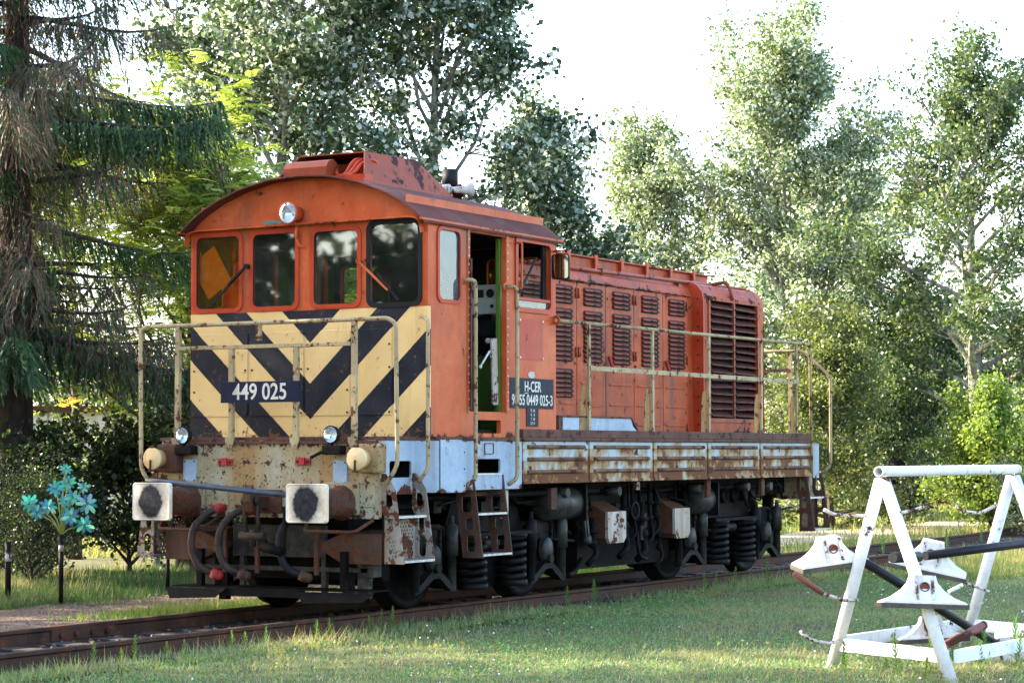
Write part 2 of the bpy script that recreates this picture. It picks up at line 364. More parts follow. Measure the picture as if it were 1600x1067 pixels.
for i in range(110): inst('sleeper', slm, tk_, (-14+i*.62, rnd.uniform(-.04, .04), GZ+.004+rnd.uniform(-.006, .004)), (0, 0, R(rnd.uniform(-1.5, 1.5))))
# ballast stones showing between the rails in front of the nose
def stones(name, n, box, s, mat, seed, kind=True):
    r_ = random.Random(seed); m = MB()
    for i in range(n):
        x, y = r_.uniform(*box[:2]), r_.uniform(*box[2:]); k = r_.uniform(*s); rot = Matrix.Rotation(r_.uniform(0, 6.3), 3, 'Z')@Matrix.Rotation(r_.uniform(0, 1), 3, 'X')
        P = [(1, 0, 0), (-1, .1, 0), (.1, 1, .1), (0, -1, 0), (.1, .1, .7), (0, 0, -.7)]
        P = [rot@Vector((a*k*r_.uniform(.7, 1.2), b_*k*r_.uniform(.6, 1.1), c_*k)) for a, b_, c_ in P]
        m.add([(p.x+x, p.y+y, p.z+GZ+.01) for p in P], [(0, 2, 4), (2, 1, 4), (1, 3, 4), (3, 0, 4), (2, 0, 5), (1, 2, 5), (3, 1, 5), (0, 3, 5)])
    o = m.build(name, mat); o['kind'] = 'stuff'; return o
M['stone'] = plain('dusty_stone', (.15, .10, .075), .9, 0, .5, 5)
M['tarstone'] = plain('tarry_stone', (.06, .045, .037), .8, 0, .5, 5)
top(stones('ballast', 4200, (-8, 26, -1.2, 1.25), (.015, .045), 'tarstone', 5), 'dark oily ballast stones between the rails', 'ballast')
top(stones('gravel', 2600, (-6, 6, 1.35, 4.0), (.006, .022), 'stone', 6), 'loose brown pebbles on the verge beyond the track', 'gravel')

# ================================================================ vegetation
def leafmat(name, trans=.45, rough=.42, spec=.5, tboost=(1.35, 1.3, .75)):
    t = NT(name); at = t.n('ShaderNodeAttribute', attribute_name='col').outputs[0]
    p = t.n('ShaderNodeBsdfPrincipled', {'Base Color': at, 'Roughness': rough, 'Specular IOR Level': spec})
    tc = t.n('ShaderNodeVectorMath', {0: at, 1: tboost}, operation='MULTIPLY').outputs[0]
    tl = t.n('ShaderNodeBsdfTranslucent', {'Color': tc})
    m_ = t.n('ShaderNodeMixShader', {0: trans, 1: p.outputs[0], 2: tl.outputs[0]}); t.set(t.out.inputs[0], m_.outputs[0]); return t.m
M['leaf'] = leafmat('broad_leaf'); M['needle'] = leafmat('spruce_needle', .2, .6, .3, (1.2, 1.3, .7)); M['grassblade'] = leafmat('grass_blade', .4, .55, .3, (1.3, 1.4, .6))
M['petal'] = leafmat('painted_plastic_petal', .25, .3, .5, (1, 1, 1))
def bark(name, a, b_, sc=9.):
    t = NT(name); n = t.noise(1., 7, .65, t.co((sc, sc, sc*.35))); c = t.mix(t.ramp(n, .36, .66), a, b_); t.bsdf(c, .9, 0, .2, n, .03, .8); return t.m
M['bark_pale'] = bark('pale_poplar_bark', (.10, .09, .075), (.34, .32, .28)); M['bark_dark'] = bark('dark_bark', (.022, .018, .016), (.075, .06, .05)); M['bark_brown'] = bark('brown_stem', (.05, .035, .025), (.12, .085, .06))
def np_mesh(name, V, F, colr, mat, smooth=False):
    me = bpy.data.meshes.new(name); nv, nf, k = len(V), len(F), F.shape[1]
    me.vertices.add(nv); me.vertices.foreach_set('co', V.astype(np.float32).ravel())
    me.loops.add(nf*k); me.loops.foreach_set('vertex_index', F.astype(np.int32).ravel())
    me.polygons.add(nf); me.polygons.foreach_set('loop_start', np.arange(0, nf*k, k, dtype=np.int32)); me.polygons.foreach_set('loop_total', np.full(nf, k, dtype=np.int32))
    me.update(calc_edges=True)
    at = me.color_attributes.new('col', 'FLOAT_COLOR', 'POINT'); c4 = np.ones((nv, 4), np.float32); c4[:, :3] = colr; at.data.foreach_set('color', c4.ravel())
    me.materials.append(M[mat]); me.validate(); return me
def unit(a): return a/np.maximum(np.linalg.norm(a, axis=1, keepdims=True), 1e-9)
def leaf_arrays(P, size, rg, aspect=.8, up=.35, dirs=None):
    n = len(P); nrm = rg.normal(size=(n, 3)); nrm[:, 2] += up; nrm = unit(nrm)
    a = rg.normal(size=(n, 3)) if dirs is None else dirs+rg.normal(size=(n, 3))*.35
    a[:, 2] -= .25 if dirs is None else 0
    a = unit(a-nrm*(a*nrm).sum(1, keepdims=True)); b_ = np.cross(nrm, a); s = size*rg.uniform(.65, 1.25, (n, 1))
    fold = nrm*s*rg.uniform(-.05, .22, (n, 1))
    V = np.stack([P-a*s*.5, P+b_*s*aspect*.5+fold, P+a*s*.5, P-b_*s*aspect*.5+fold], 1).reshape(-1, 3)
    return V, np.arange(4*n).reshape(n, 4)
def pick_cols(n, pal, rg):
    w = np.array([p[0] for p in pal]); c = np.array([p[1] for p in pal]); i = rg.choice(len(pal), n, p=w/w.sum())
    return c[i]*rg.uniform(.75, 1.25, (n, 1))
def skeleton(H, Rr, seed, t0=.2, nl=22, lean=(0, 0), tr=.16, ang=(35, 62), sub=7, fork=0, prof=None, wob=.03):
    r_ = random.Random(seed); m = MB(); anchors = []
    tp = []; n = 12
    for i in range(n+1):
        t_ = i/n; tp.append(Vector((lean[0]*t_+wob*H*.3*math.sin(t_*5+seed), lean[1]*t_+wob*H*.3*math.cos(t_*4+seed*2), H*.95*t_)))
    m.tube(tp, [tr*(1-.93*i/n)**.9*(1+.45*max(0, 1-i*1.2)) for i in range(n+1)], 9)
    prof = prof or (lambda t_: math.sin(math.pi*min(1, max(0, (t_*.88+.12)))**.8)**.7)
    for k in range(nl):
        t_ = t0+(1-t0)*((k+r_.random()*.8)/nl)**.9; t_ = min(t_, .98)
        i = t_*n; q = tp[int(i)].lerp(tp[min(n, int(i)+1)], i-int(i))
        az = k*2.399+r_.uniform(-.5, .5); el = R(ang[0]+(ang[1]-ang[0])*t_+r_.uniform(-12, 12))
        u_ = (t_-t0)/(1-t0); ln = Rr*max(.16, prof(u_))*r_.uniform(.75, 1.2)/max(.35, math.cos(el))*.8
        d_ = Vector((math.cos(az)*math.cos(el), math.sin(az)*math.cos(el), math.sin(el))); pts = [q]; p = q.copy()
        for j in range(6):
            d_ = (d_+Vector((r_.gauss(0, .13), r_.gauss(0, .13), r_.gauss(.02, .1)))).normalized(); p = p+d_*ln/6; pts.append(p)
        r0 = tr*(1-t_)**.8*.42+.012
        m.tube(pts, [r0*(1-.85*j/6) for j in range(7)], 6, False)
        for j in range(2, 7): anchors.append((pts[j], .8))
        for s in range(sub):
            j = r_.uniform(1.2, 6); b0 = pts[int(j)].lerp(pts[min(6, int(j)+1)], j-int(j))
            dd = (d_+Vector((r_.gauss(0, .75), r_.gauss(0, .75), r_.gauss(0, .55)))).normalized(); l2 = ln*r_.uniform(.18, .42)
            p1 = b0+dd*l2*.5+Vector((0, 0, r_.gauss(0, .05))); p2 = b0+dd*l2+Vector((0, 0, r_.gauss(-.02, .08)))
            m.tube([b0, p1, p2], [r0*.35, r0*.25, .004], 4, False); anchors += [(p1, .8), (p2, 1.1), (p1.lerp(p2, .5), 1.)]
    return m, anchors
def broad_tree(name, label, cat, loc, H, Rr, seed, nleaf, lsize, pal, group=None, barkm='bark_pale', sig=.24, gap=.22, up=.35, aspect=.8, rotz=0., **kw):
    root = empty(name, (loc[0], loc[1], GZ), label, cat, group)
    m, an = skeleton(H, Rr, seed, **kw); me = m.mesh('trunk', barkm); inst('trunk', me, root, (loc[0], loc[1], GZ))
    rg = np.random.default_rng(seed); A = np.array([a[0] for a in an]); w = np.array([a[1] for a in an])*rg.uniform(.0, 1., len(an))**(gap*4)
    i = rg.choice(len(A), nleaf, p=w/w.sum()); P = A[i]+rg.normal(size=(nleaf, 3))*np.array([1, 1, .75])*sig*rg.uniform(.4, 1.25, (nleaf, 1))
    P[:, 2] = np.maximum(P[:, 2], .05)
    V, F = leaf_arrays(P, lsize, rg, aspect, up); cl = pick_cols(nleaf, pal, rg)*(.8+.4*rg.random(len(A)))[i][:, None]
    o = inst('crown', np_mesh('crown', V, F, np.repeat(cl, 4, 0), 'leaf'), root, (loc[0], loc[1], GZ)); o['kind'] = 'stuff'
    return root
PDARK = [(5, (.036, .064, .032)), (3, (.056, .090, .045)), (2.6, (.46, .52, .50)), (1.2, (.10, .14, .08))]
PLITE = [(4, (.095, .14, .065)), (3, (.14, .185, .09)), (3.6, (.48, .55, .49)), (1, (.20, .25, .14))]
PSILV = [(4, (.08, .12, .065)), (3.4, (.46, .53, .49)), (2, (.15, .20, .11))]
POLIV = [(4, (.09, .12, .035)), (3, (.13, .165, .05)), (1.5, (.17, .18, .06))]
PBRIT = [(4, (.15, .22, .035)), (3, (.21, .28, .055)), (1, (.07, .12, .03))]
PDEEP = [(4, (.022, .042, .016)), (2, (.035, .06, .022)), (1, (.07, .10, .035))]
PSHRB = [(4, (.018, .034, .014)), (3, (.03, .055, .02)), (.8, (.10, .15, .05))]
tallp = lambda u_: max(.22, math.sin(math.pi*(u_*.85+.15))**.75)
coni = lambda u_: max(.12, (1-u_)**.65*(.55+.45*min(1, u_*4)))
broad_tree('poplar_tree', 'dark poplar with silvery leaf undersides directly above the cab roof', 'tree', (19.9, 10.2), 14.6, 3.0, 21, 52000, .122, PDARK, 'poplars behind the locomotive', t0=.22, nl=44, gap=.1, sub=9, sig=.2, prof=tallp)
broad_tree('poplar_tree', 'poplar with a pale forked trunk showing at upper left, behind the drooping spruce branches', 'tree', (16.9, 11.9), 14.2, 2.9, 22, 50000, .120, PDARK, 'poplars behind the locomotive', t0=.28, nl=42, gap=.1, sub=9, sig=.2, prof=tallp, tr=.18)
broad_tree('poplar_tree', 'short narrow dark poplar right of the cab roof, apart from the taller ones', 'tree', (24.4, 10.45), 8.9, 2.0, 23, 24000, .122, PDARK, 'poplars behind the locomotive', t0=.2, nl=36, sub=9, sig=.2, prof=coni)
broad_tree('poplar_tree', 'tall silver poplar rearmost at upper left behind the forked poplar', 'tree', (19.6, 15.2), 15.5, 2.8, 24, 26000, .13, PDARK, 'poplars behind the locomotive', t0=.2, nl=30, prof=tallp)
broad_tree('poplar_tree', 'slender light green poplar rising above the middle of the engine hood', 'tree', (37.9, 14.9), 10.3, 3.2, 25, 36000, .105, PLITE, 'pale poplars on the right', t0=.12, nl=50, sub=9, gap=.1, sig=.2, prof=coni, ang=(42, 68))
broad_tree('poplar_tree', 'tallest pale green poplar behind the rear of the locomotive', 'tree', (38.1, 10.6), 12.0, 4.2, 26, 74000, .11, PLITE, 'pale poplars on the right', t0=.10, nl=64, sub=10, gap=.1, sig=.2, prof=lambda u_: max(.15, (1-u_)**.6*(.75+.25*min(1, u_*5))), ang=(38, 68), tr=.2)
broad_tree('poplar_tree', 'pale barked poplar with wide bare limbs at the right edge of the picture', 'tree', (35.6, 4.75), 10.2, 3.6, 27, 42000, .105, [(4, (.05, .085, .03)), (3, (.08, .12, .04)), (1.2, (.20, .25, .16))], 'pale poplars on the right', t0=.24, nl=40, sub=9, prof=tallp, tr=.24, gap=.25, sig=.2, ang=(20, 58))
broad_tree('poplar_tree', 'silvery poplar low behind the radiator end of the hood', 'tree', (47.9, 13.6), 10.0, 4.2, 28, 34000, .13, PSILV, 'pale poplars on the right', t0=.08, nl=30)
broad_tree('poplar_tree', 'dense dark tree between the tall pale poplar and the pale barked one', 'tree', (38.2, 7.4), 4.8, 2.2, 29, 22000, .10, [(4, (.05, .085, .035)), (3, (.08, .115, .05)), (1, (.2, .25, .18))], None, 'bark_dark', t0=.08, nl=30)
broad_tree('hazel_bush', 'olive green bushy tree just beyond the rear platform of the locomotive', 'bush', (29.6, 6.1), 4.0, 2.4, 31, 34000, .08, POLIV, None, 'bark_brown', t0=.0, nl=30, tr=.08, sig=.2, ang=(8, 66), sub=9, prof=lambda u_: max(.3, (1-u_**1.6)))
broad_tree('hazel_bush', 'dark green bush behind the switch lever', 'bush', (35.6, 7.3), 3.6, 2.0, 32, 16000, .085, [(3, (.045, .075, .028)), (2, (.07, .11, .04))], None, 'bark_brown', t0=.0, nl=26, tr=.07, ang=(8, 66), sub=9, prof=lambda u_: max(.3, (1-u_**1.6)))
broad_tree('hazel_bush', 'bright yellow-green bush with upright shoots above the white pipe frame', 'bush', (29.6, 2.5), 2.05, 2.3, 33, 26000, .085, PBRIT, None, 'bark_brown', t0=.0, nl=34, tr=.06, sig=.15, ang=(8, 66), sub=9, prof=lambda u_: max(.3, (1-u_**1.6)))
broad_tree('hazel_bush', 'bright green bush at the right edge behind the pipe frame', 'bush', (29.2, .5), 1.8, 2.1, 34, 18000, .085, PBRIT, None, 'bark_brown', t0=.0, nl=30, tr=.06, sig=.15, ang=(8, 66), sub=9, prof=lambda u_: max(.3, (1-u_**1.6)))
broad_tree('hazel_bush', 'low grey-green shrub at the foot of the bright bush', 'bush', (26.8, .6), 1.0, 1.1, 35, 5000, .06, [(3, (.09, .13, .07)), (2, (.14, .18, .11))], None, 'bark_brown', t0=.03, nl=20, tr=.04, sig=.12)
# locust / tree-of-heaven with long feather leaves
def frond_tree(name, label, loc, H, Rr, seed, nf, flen, pal, group, t0=.12):
    root = empty(name, (loc[0], loc[1], GZ), label, 'tree', group)
    m, an = skeleton(H, Rr, seed, t0=t0, nl=24, tr=.09, ang=(25, 60), sub=5); inst('trunk', m.mesh('trunk', 'bark_brown'), root, (loc[0], loc[1], GZ))
    rg = np.random.default_rng(seed); A = np.array([a[0] for a in an]); i = rg.integers(0, len(A), nf); P = A[i]+rg.normal(size=(nf, 3))*.16
    az = rg.uniform(0, 2*np.pi, nf); el = rg.uniform(-.25, .65, nf); d_ = np.stack([np.cos(az)*np.cos(el), np.sin(az)*np.cos(el), np.sin(el)], 1)
    K = 9; s = np.linspace(.12, 1, K); Ln = flen*rg.uniform(.6, 1.2, nf)
    ctr = P[:, None]+d_[:, None]*(s[None, :, None]*Ln[:, None, None]); ctr[:, :, 2] -= (s[None]**2)*Ln[:, None]*.38
    side = unit(np.cross(d_, np.array([[0, 0, 1.]])+rg.normal(size=(nf, 3))*.2)); Vs = []; Cs = []
    cl = pick_cols(nf, pal, rg); prof_ = np.sin(np.pi*(s*.8+.15))
    for sg in (-1, 1):
        ld = np.repeat(unit(side*sg+d_*.45+np.array([[0, 0, -.18]]))[:, None], K, 1)
        ll = (flen*.27*prof_)[None, :, None]*np.ones((nf, 1, 1)); wv = d_[:, None]*flen*.045
        Vs.append(np.stack([ctr, ctr+ld*ll*.45+wv, ctr+ld*ll, ctr+ld*ll*.45-wv], 2).reshape(-1, 3)); Cs.append(np.repeat(cl, K*4, 0))
    V = np.concatenate(Vs); F = np.arange(len(V)).reshape(-1, 4)
    o = inst('crown', np_mesh('crown', V, F, np.concatenate(Cs), 'leaf'), root, (loc[0], loc[1], GZ)); o['kind'] = 'stuff'; return root
PAIL = [(5, (.23, .31, .065)), (3, (.31, .38, .10)), (1, (.10, .16, .04)), (.25, (.36, .24, .07))]
frond_tree('ailanthus_tree', 'yellow-green feathery leaved tree left of the cab, behind the spruce branches', (8.7, 7.7), 5.6, 2.5, 41, 4200, .48, PAIL, 'feathery leaved trees behind the cab')
frond_tree('ailanthus_tree', 'light green feathery leaved tree peeping over the cab roof', (11.2, 7.6), 5.2, 1.8, 42, 2400, .48, PAIL, 'feathery leaved trees behind the cab')
frond_tree('ailanthus_tree', 'smaller feathery leaved tree right behind the roof cowl', (13.6, 7.6), 5.2, 1.3, 43, 1100, .48, PAIL, 'feathery leaved trees behind the cab')
frond_tree('ailanthus_tree', 'low feathery leaved sapling beside the left end of the front handrail', (8.4, 6.9), 3.3, 1.3, 44, 1000, .40, PAIL, 'feathery leaved trees behind the cab')
frond_tree('ailanthus_tree', 'feathery leaved tree seen between the spruce trunk and the cab', (10.3, 11.2), 6.6, 2.4, 45, 2600, .48, PAIL, 'feathery leaved trees behind the cab', .5)
broad_tree('hazel_tree', 'green leafy tree filling the gap behind the spruce trunk at the left', 'tree', (12.8, 15.0), 6.4, 2.6, 46, 12000, .11, [(3, (.10, .16, .05)), (2, (.16, .23, .07)), (1, (.06, .10, .03))], None, 'bark_brown', t0=.5, nl=30, tr=.08, ang=(15, 66), sub=8, prof=lambda u_: max(.3, (1-u_**1.6)))
# dark shrubs under the spruce
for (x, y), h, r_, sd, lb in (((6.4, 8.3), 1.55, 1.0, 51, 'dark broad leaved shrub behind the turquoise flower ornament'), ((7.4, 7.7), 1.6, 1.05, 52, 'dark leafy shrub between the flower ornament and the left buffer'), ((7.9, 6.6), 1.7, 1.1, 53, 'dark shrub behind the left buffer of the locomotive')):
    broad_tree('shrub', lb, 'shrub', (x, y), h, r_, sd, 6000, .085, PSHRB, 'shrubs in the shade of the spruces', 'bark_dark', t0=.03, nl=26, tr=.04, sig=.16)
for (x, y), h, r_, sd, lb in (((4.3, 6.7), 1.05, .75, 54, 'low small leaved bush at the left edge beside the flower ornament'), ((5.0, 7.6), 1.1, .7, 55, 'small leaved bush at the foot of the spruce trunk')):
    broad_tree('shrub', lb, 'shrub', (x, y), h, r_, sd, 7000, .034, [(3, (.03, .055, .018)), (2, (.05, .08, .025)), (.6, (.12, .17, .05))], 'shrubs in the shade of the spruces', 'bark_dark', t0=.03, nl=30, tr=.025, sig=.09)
# Norway spruces with hanging branchlets
def spruce(name, label, loc, H, seed, rad=4.2, dens=1., dead=.35, group='spruces at the left', nb=58, zmin=.9, zone=None):
    root = empty(name, (loc[0], loc[1], GZ), label, 'tree', group); r_ = random.Random(seed); rg = np.random.default_rng(seed)
    m = MB(); n = 10; m.tube([(0, 0, H*i/n) for i in range(n+1)], [.30*(1-.97*i/n)*(1+.3*max(0, 1-i)) for i in range(n+1)], 12)
    base = []; dirs = []; lens = []; isdead = []
    for k in range(nb):
        z = zmin+(H-zmin)*((k+r_.random())/nb)**1.15; az = k*2.399+r_.uniform(-.4, .4) if k % 3 else R(-60)+r_.gauss(0, .8); ln = rad*(1-z/H)**.6*r_.uniform(.65, 1.1)+.3
        zl, zd, zq = zone(z) if zone else (1, None, 1); ln *= zl
        dd = r_.random() < (zd if zd is not None else (dead*1.7 if z < H*.45 else dead*.5)); p = Vector((0, 0, z)); el = R(r_.uniform(-6, 14)); pts = [p]
        for j in range(8):
            t_ = (j+1)/8; e2 = el-.32*math.sin(t_*math.pi*.75)+.35*t_*t_
            p = p+Vector((math.cos(az+r_.gauss(0, .05))*math.cos(e2), math.sin(az)*math.cos(e2), math.sin(e2)))*ln/8; pts.append(p)
        m.tube(pts, [.05*(1-.85*j/8)*min(1, ln/2.5) for j in range(9)], 5, False)
        nt = int(ln*95*dens*zq*(.85 if dd else 1))
        for _ in range(nt):
            u_ = r_.uniform(.08, 1)**.8*8; i = min(7, int(u_)); b0 = pts[i].lerp(pts[i+1], u_-i)
            sgn = r_.choice((-1, 1)); wdt = (1-u_/9)*ln*.12+.08; o_ = r_.uniform(0, wdt)*sgn
            b0 = b0+Vector((-math.sin(az)*o_, math.cos(az)*o_, -abs(o_)*.25+r_.uniform(-.03, .03)))
            base.append(b0); out = Vector((math.cos(az)*.35-math.sin(az)*sgn*.4+r_.gauss(0, .2), math.sin(az)*.35+math.cos(az)*sgn*.4+r_.gauss(0, .2), -r_.uniform(.5, 1.7))).normalized()
            dirs.append(out); lens.append(r_.uniform(.12, .50)*(1.25 if dd else 1)*(.75+.5*(1-z/H))); isdead.append(dd and r_.random() < .85)
    for _ in range(3600):
        z = r_.uniform(zmin, H*.9); az = r_.uniform(0, 6.283); rr0 = .28*(1-z/H); base.append(Vector((math.cos(az)*rr0, math.sin(az)*rr0, z))); dirs.append(Vector((math.cos(az)*.6+r_.gauss(0, .2), math.sin(az)*.6+r_.gauss(0, .2), -r_.uniform(.2, 1.4))).normalized()); lens.append(r_.uniform(.2, .8)); isdead.append(True)
    B_, D_, Ln, dd = np.array(base), np.array(dirs), np.array(lens), np.array(isdead); N = len(B_)
    K = 7; s = (np.arange(K)+.5)/K
    ctr = B_[:, None]+D_[:, None]*(s[None, :, None]*Ln[:, None, None]); ctr[:, :, 2] -= (s[None]**2)*Ln[:, None]*.25
    rd = unit(rg.normal(size=(N*K, 3))).reshape(N, K, 3); perp = unit((rd-D_[:, None]*(rd*D_[:, None]).sum(2, keepdims=True)).reshape(-1, 3)).reshape(N, K, 3)
    half = (Ln/K*1.0)[:, None, None]; wd = np.where(dd, .0058, .017)[:, None, None]*rg.uniform(.7, 1.3, (N, K, 1)); ax = D_[:, None]+perp*.25
    V = np.stack([ctr-ax*half, ctr+perp*wd, ctr+ax*half, ctr-perp*wd], 2).reshape(-1, 3); F = np.arange(len(V)).reshape(-1, 4)
    gcol = pick_cols(N, [(4, (.026, .058, .020)), (3, (.042, .085, .026)), (1.4, (.08, .125, .035))], rg); bcol = pick_cols(N, [(3, (.11, .062, .042)), (2, (.16, .10, .07)), (1, (.05, .06, .03))], rg)
    cl = np.where(dd[:, None], bcol, gcol)
    inst('trunk', m.mesh('trunk', 'bark_dark'), root, (loc[0], loc[1], GZ))
    o = inst('crown', np_mesh('crown', V, F, np.repeat(cl, K*4, 0), 'needle'), root, (loc[0], loc[1], GZ)); o['kind'] = 'stuff'; return root
spruce('spruce_tree', 'old spruce at the left edge with drooping twigs, many of them dead and brown', (6.0, 8.55), 15.5, 61, 4.1, 1.25, .62, nb=100, zmin=3.0, zone=lambda z: (.66, .92, .6) if 3.3 < z < 5.5 else ((.9, .12, 1.1) if z < 3.4 else (1., .6, 1.15)))
spruce('spruce_tree', 'dark green spruce whose boughs hang in from the left edge at mid height', (4.6, 10.2), 13, 62, 3.9, .9, .15, nb=60, zmin=3.0, zone=lambda z: (1., .1, 1.) if z < 4.3 else (.6, .3, .7))
# trees out to the left of the camera that shade the nose and show dark in the windscreen
side_trees = []
for (x, y), sd, lb in (((-11, 8.5), 71, 'broad leaved tree out to the left beside the track, nearest the camera'), ((-16, 6.5), 72, 'broad leaved tree out to the left, level with the camera'), ((-9.5, 13.5), 73, 'broad leaved tree out to the left, in the second row'), ((-7.6, 9.6), 74, 'broad leaved tree shading the near lawn from the left'), ((-.8, 11.8), 75, 'broad leaved tree shading the nose of the locomotive from the left')):
    broad_tree('poplar_tree', lb, 'tree', (x, y), 11.5, 3.4, sd, 8500, .34, PDEEP, 'trees left of the camera', 'bark_dark', t0=.06, nl=34, sig=.4)
# far wood closing the view
def far_wood():
    rg = np.random.default_rng(77); n = 34000; t_ = rg.uniform(-.28, .27, n); D = rg.uniform(78, 105, n)
    H = 5.6+1.6*np.sin(t_*40)+1.2*np.sin(t_*97+1)+.7*np.sin(t_*211); z = GZ+H*rg.uniform(0, 1, n)**.75+rg.normal(0, .25, n)
    P = np.array(CAM)[None]*[1, 1, 0]+np.array([vd.x, vd.y, 0])[None]*D[:, None]+np.array([vr.x, vr.y, 0])[None]*(t_*D)[:, None]; P[:, 2] = z
    V, F = leaf_arrays(P, .32, rg); cl = pick_cols(n, [(3, (.035, .06, .022)), (2, (.06, .09, .03)), (1, (.12, .15, .07))], rg)
    o = inst('far_wood', np_mesh('far_wood', V, F, np.repeat(cl, 4, 0), 'leaf'), None, (0, 0, 0)); o['kind'] = 'stuff'; top(o, 'distant mass of trees closing the view behind everything', 'wood')
far_wood()
# ---------------------------------------------------------------- grass
def in_view(x, y, mu=.30):
    dx, dy = x-CAM.x, y-CAM.y; D = dx*vd.x+dy*vd.y; S = dx*vr.x+dy*vr.y
    return (np.abs(S/np.maximum(D, .1)) < mu) & (D > 14)
def grass(name, label, n, box, h, w, pal, seed, keep=None, lean=.55, zbase=GZ-.01, simple=False):
    rg = np.random.default_rng(seed); x = rg.uniform(box[0], box[1], n); y = rg.uniform(box[2], box[3], n); k = in_view(x, y)
    pn = np.sin(x*1.7+y*2.3)+np.sin(x*.63-y*1.1+1)+np.sin(x*4.1+y*.7)*.5+np.sin(y*5.3-x*2.2)*.5
    if keep is not None: k &= keep(x, y, pn, rg)
    x, y, pn = x[k], y[k], pn[k]; n = len(x); hh = rg.uniform(h[0], h[1], n)*(1+.18*pn)*rg.choice([.7, 1, 1.5], n, p=[.45, .42, .13])
    az = rg.uniform(0, 2*np.pi, n); ln = rg.uniform(.1, 1, n)*lean; b0 = np.stack([x, y, np.full(n, zbase)+.02*np.sin(x*.9+y*.5)], 1)
    d_ = np.stack([np.cos(az), np.sin(az), np.zeros(n)], 1); s_ = np.stack([-np.sin(az), np.cos(az), np.zeros(n)], 1); ww = (w*rg.uniform(.6, 1.4, n))[:, None]
    mid = b0+d_*(hh*ln*.35)[:, None]; mid[:, 2] += hh*.6; tip = b0+d_*(hh*ln*1.2)[:, None]; tip[:, 2] += hh*(1.05-.45*ln)
    if simple: V = np.stack([b0-s_*ww, b0+s_*ww, tip], 1).reshape(-1, 3); F = np.arange(3*n).reshape(n, 3)
    else: V = np.stack([b0, b0*.55+mid*.45+s_*ww*.8, b0*.55+mid*.45-s_*ww*.8, tip*.75+mid*.25], 1).reshape(-1, 3); i4 = np.arange(n)[:, None]*4; F = np.concatenate([i4+np.array([[0, 1, 2]]), i4+np.array([[2, 1, 3]])])
    cl = pick_cols(n, pal, rg)
    dry = np.clip((pn-.25)*.5+rg.normal(0, .25, n), 0, .85)[:, None]; cl = cl*(1-dry)+np.array([[.32, .26, .14]])*dry
    o = inst(name, np_mesh(name, V, F, np.repeat(cl, 3 if simple else 4, 0), 'grassblade'), None, (0, 0, 0)); o['kind'] = 'stuff'; top(o, label, 'grass'); return o
GP = [(4, (.15, .225, .08)), (3, (.20, .275, .10)), (1.3, (.24, .30, .14)), (2.2, (.40, .34, .20))]
GD = [(3, (.09, .14, .035)), (2, (.26, .22, .10)), (2, (.14, .19, .05))]
grass('grass', 'short green lawn in front of the track', 480000, (-9, 24, -12, -1.12), (.025, .065), .0042, GP, 81, lambda x, y, pn, rg: (rg.random(len(x)) < np.clip(1.25-(x+4)/34, .3, 1)*(1-.75*np.clip(pn-1.35, 0, 1))) & (y < -1.15-.12*np.sin(x*3.1)-.08*np.sin(x*7.7)), 1.5)
grass('dry_grass', 'straw coloured seed stalks standing in the near lawn', 9000, (-9, 22, -11, -1.05), (.10, .22), .0022, [(3, (.30, .24, .12)), (2, (.20, .17, .07)), (1, (.16, .10, .05))], 82, None, .5)
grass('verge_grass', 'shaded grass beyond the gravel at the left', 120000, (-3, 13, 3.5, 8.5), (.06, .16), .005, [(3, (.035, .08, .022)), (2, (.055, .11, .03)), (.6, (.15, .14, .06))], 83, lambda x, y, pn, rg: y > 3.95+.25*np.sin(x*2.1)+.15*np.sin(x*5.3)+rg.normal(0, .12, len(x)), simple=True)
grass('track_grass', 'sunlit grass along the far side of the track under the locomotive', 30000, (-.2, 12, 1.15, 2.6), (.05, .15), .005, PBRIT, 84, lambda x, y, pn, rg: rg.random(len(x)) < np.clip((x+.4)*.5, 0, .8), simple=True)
grass('meadow_grass', 'sunlit yellowish meadow beyond the track at the right', 150000, (11, 58, 1.2, 16), (.06, .22), .011, GD, 85, lambda x, y, pn, rg: ((y < 3.1) | (y > 5.7) | (rg.random(len(x)) < .12)) & (y > 1.3+.011*np.maximum(0, x-20)**2), simple=True)
grass('near_meadow_grass', 'yellow-green grass strip between the near rail and the pipe frame', 60000, (11, 40, -3.5, -1.1), (.05, .16), .008, GD, 86, simple=True)
grass('rail_edge_grass', 'longer grass fringing the near rail', 26000, (-7, 13, -1.45, -.86), (.06, .14), .0035, GP, 87, lambda x, y, pn, rg: rg.random(len(x)) < np.clip(.25+(-.86-y)*1.3+.25*np.sin(x*2.3), 0, 1), .9)
# clover and plantain leaves lying in the lawn
rg = np.random.default_rng(90); n = 90000; x = rg.uniform(-8, 18, n); y = rg.uniform(-11, -1.3, n); k = in_view(x, y, .28) & (np.sin(x*2.1+y*1.3)+np.sin(x*.8-y*2.4)+rg.normal(0, .8, n) > .2); x, y = x[k], y[k]
P = np.stack([x, y, GZ+rg.uniform(.015, .06, len(x))], 1); V, F = leaf_arrays(P, .026, rg, .85, 1.6); cl = pick_cols(len(x), [(3, (.085, .19, .06)), (2, (.12, .24, .08)), (1, (.16, .26, .10))], rg)
o = inst('clover_leaves', np_mesh('clover_leaves', V, F, np.repeat(cl, 4, 0), 'grassblade'), None, (0, 0, 0)); o['kind'] = 'stuff'; top(o, 'small clover and plantain leaves spread through the near lawn', 'ground cover')
rg = np.random.default_rng(95); n = 700; x = rg.uniform(-7, 14, n); y = rg.uniform(-10, 3.8, n); k = in_view(x, y, .27); x, y = x[k], y[k]
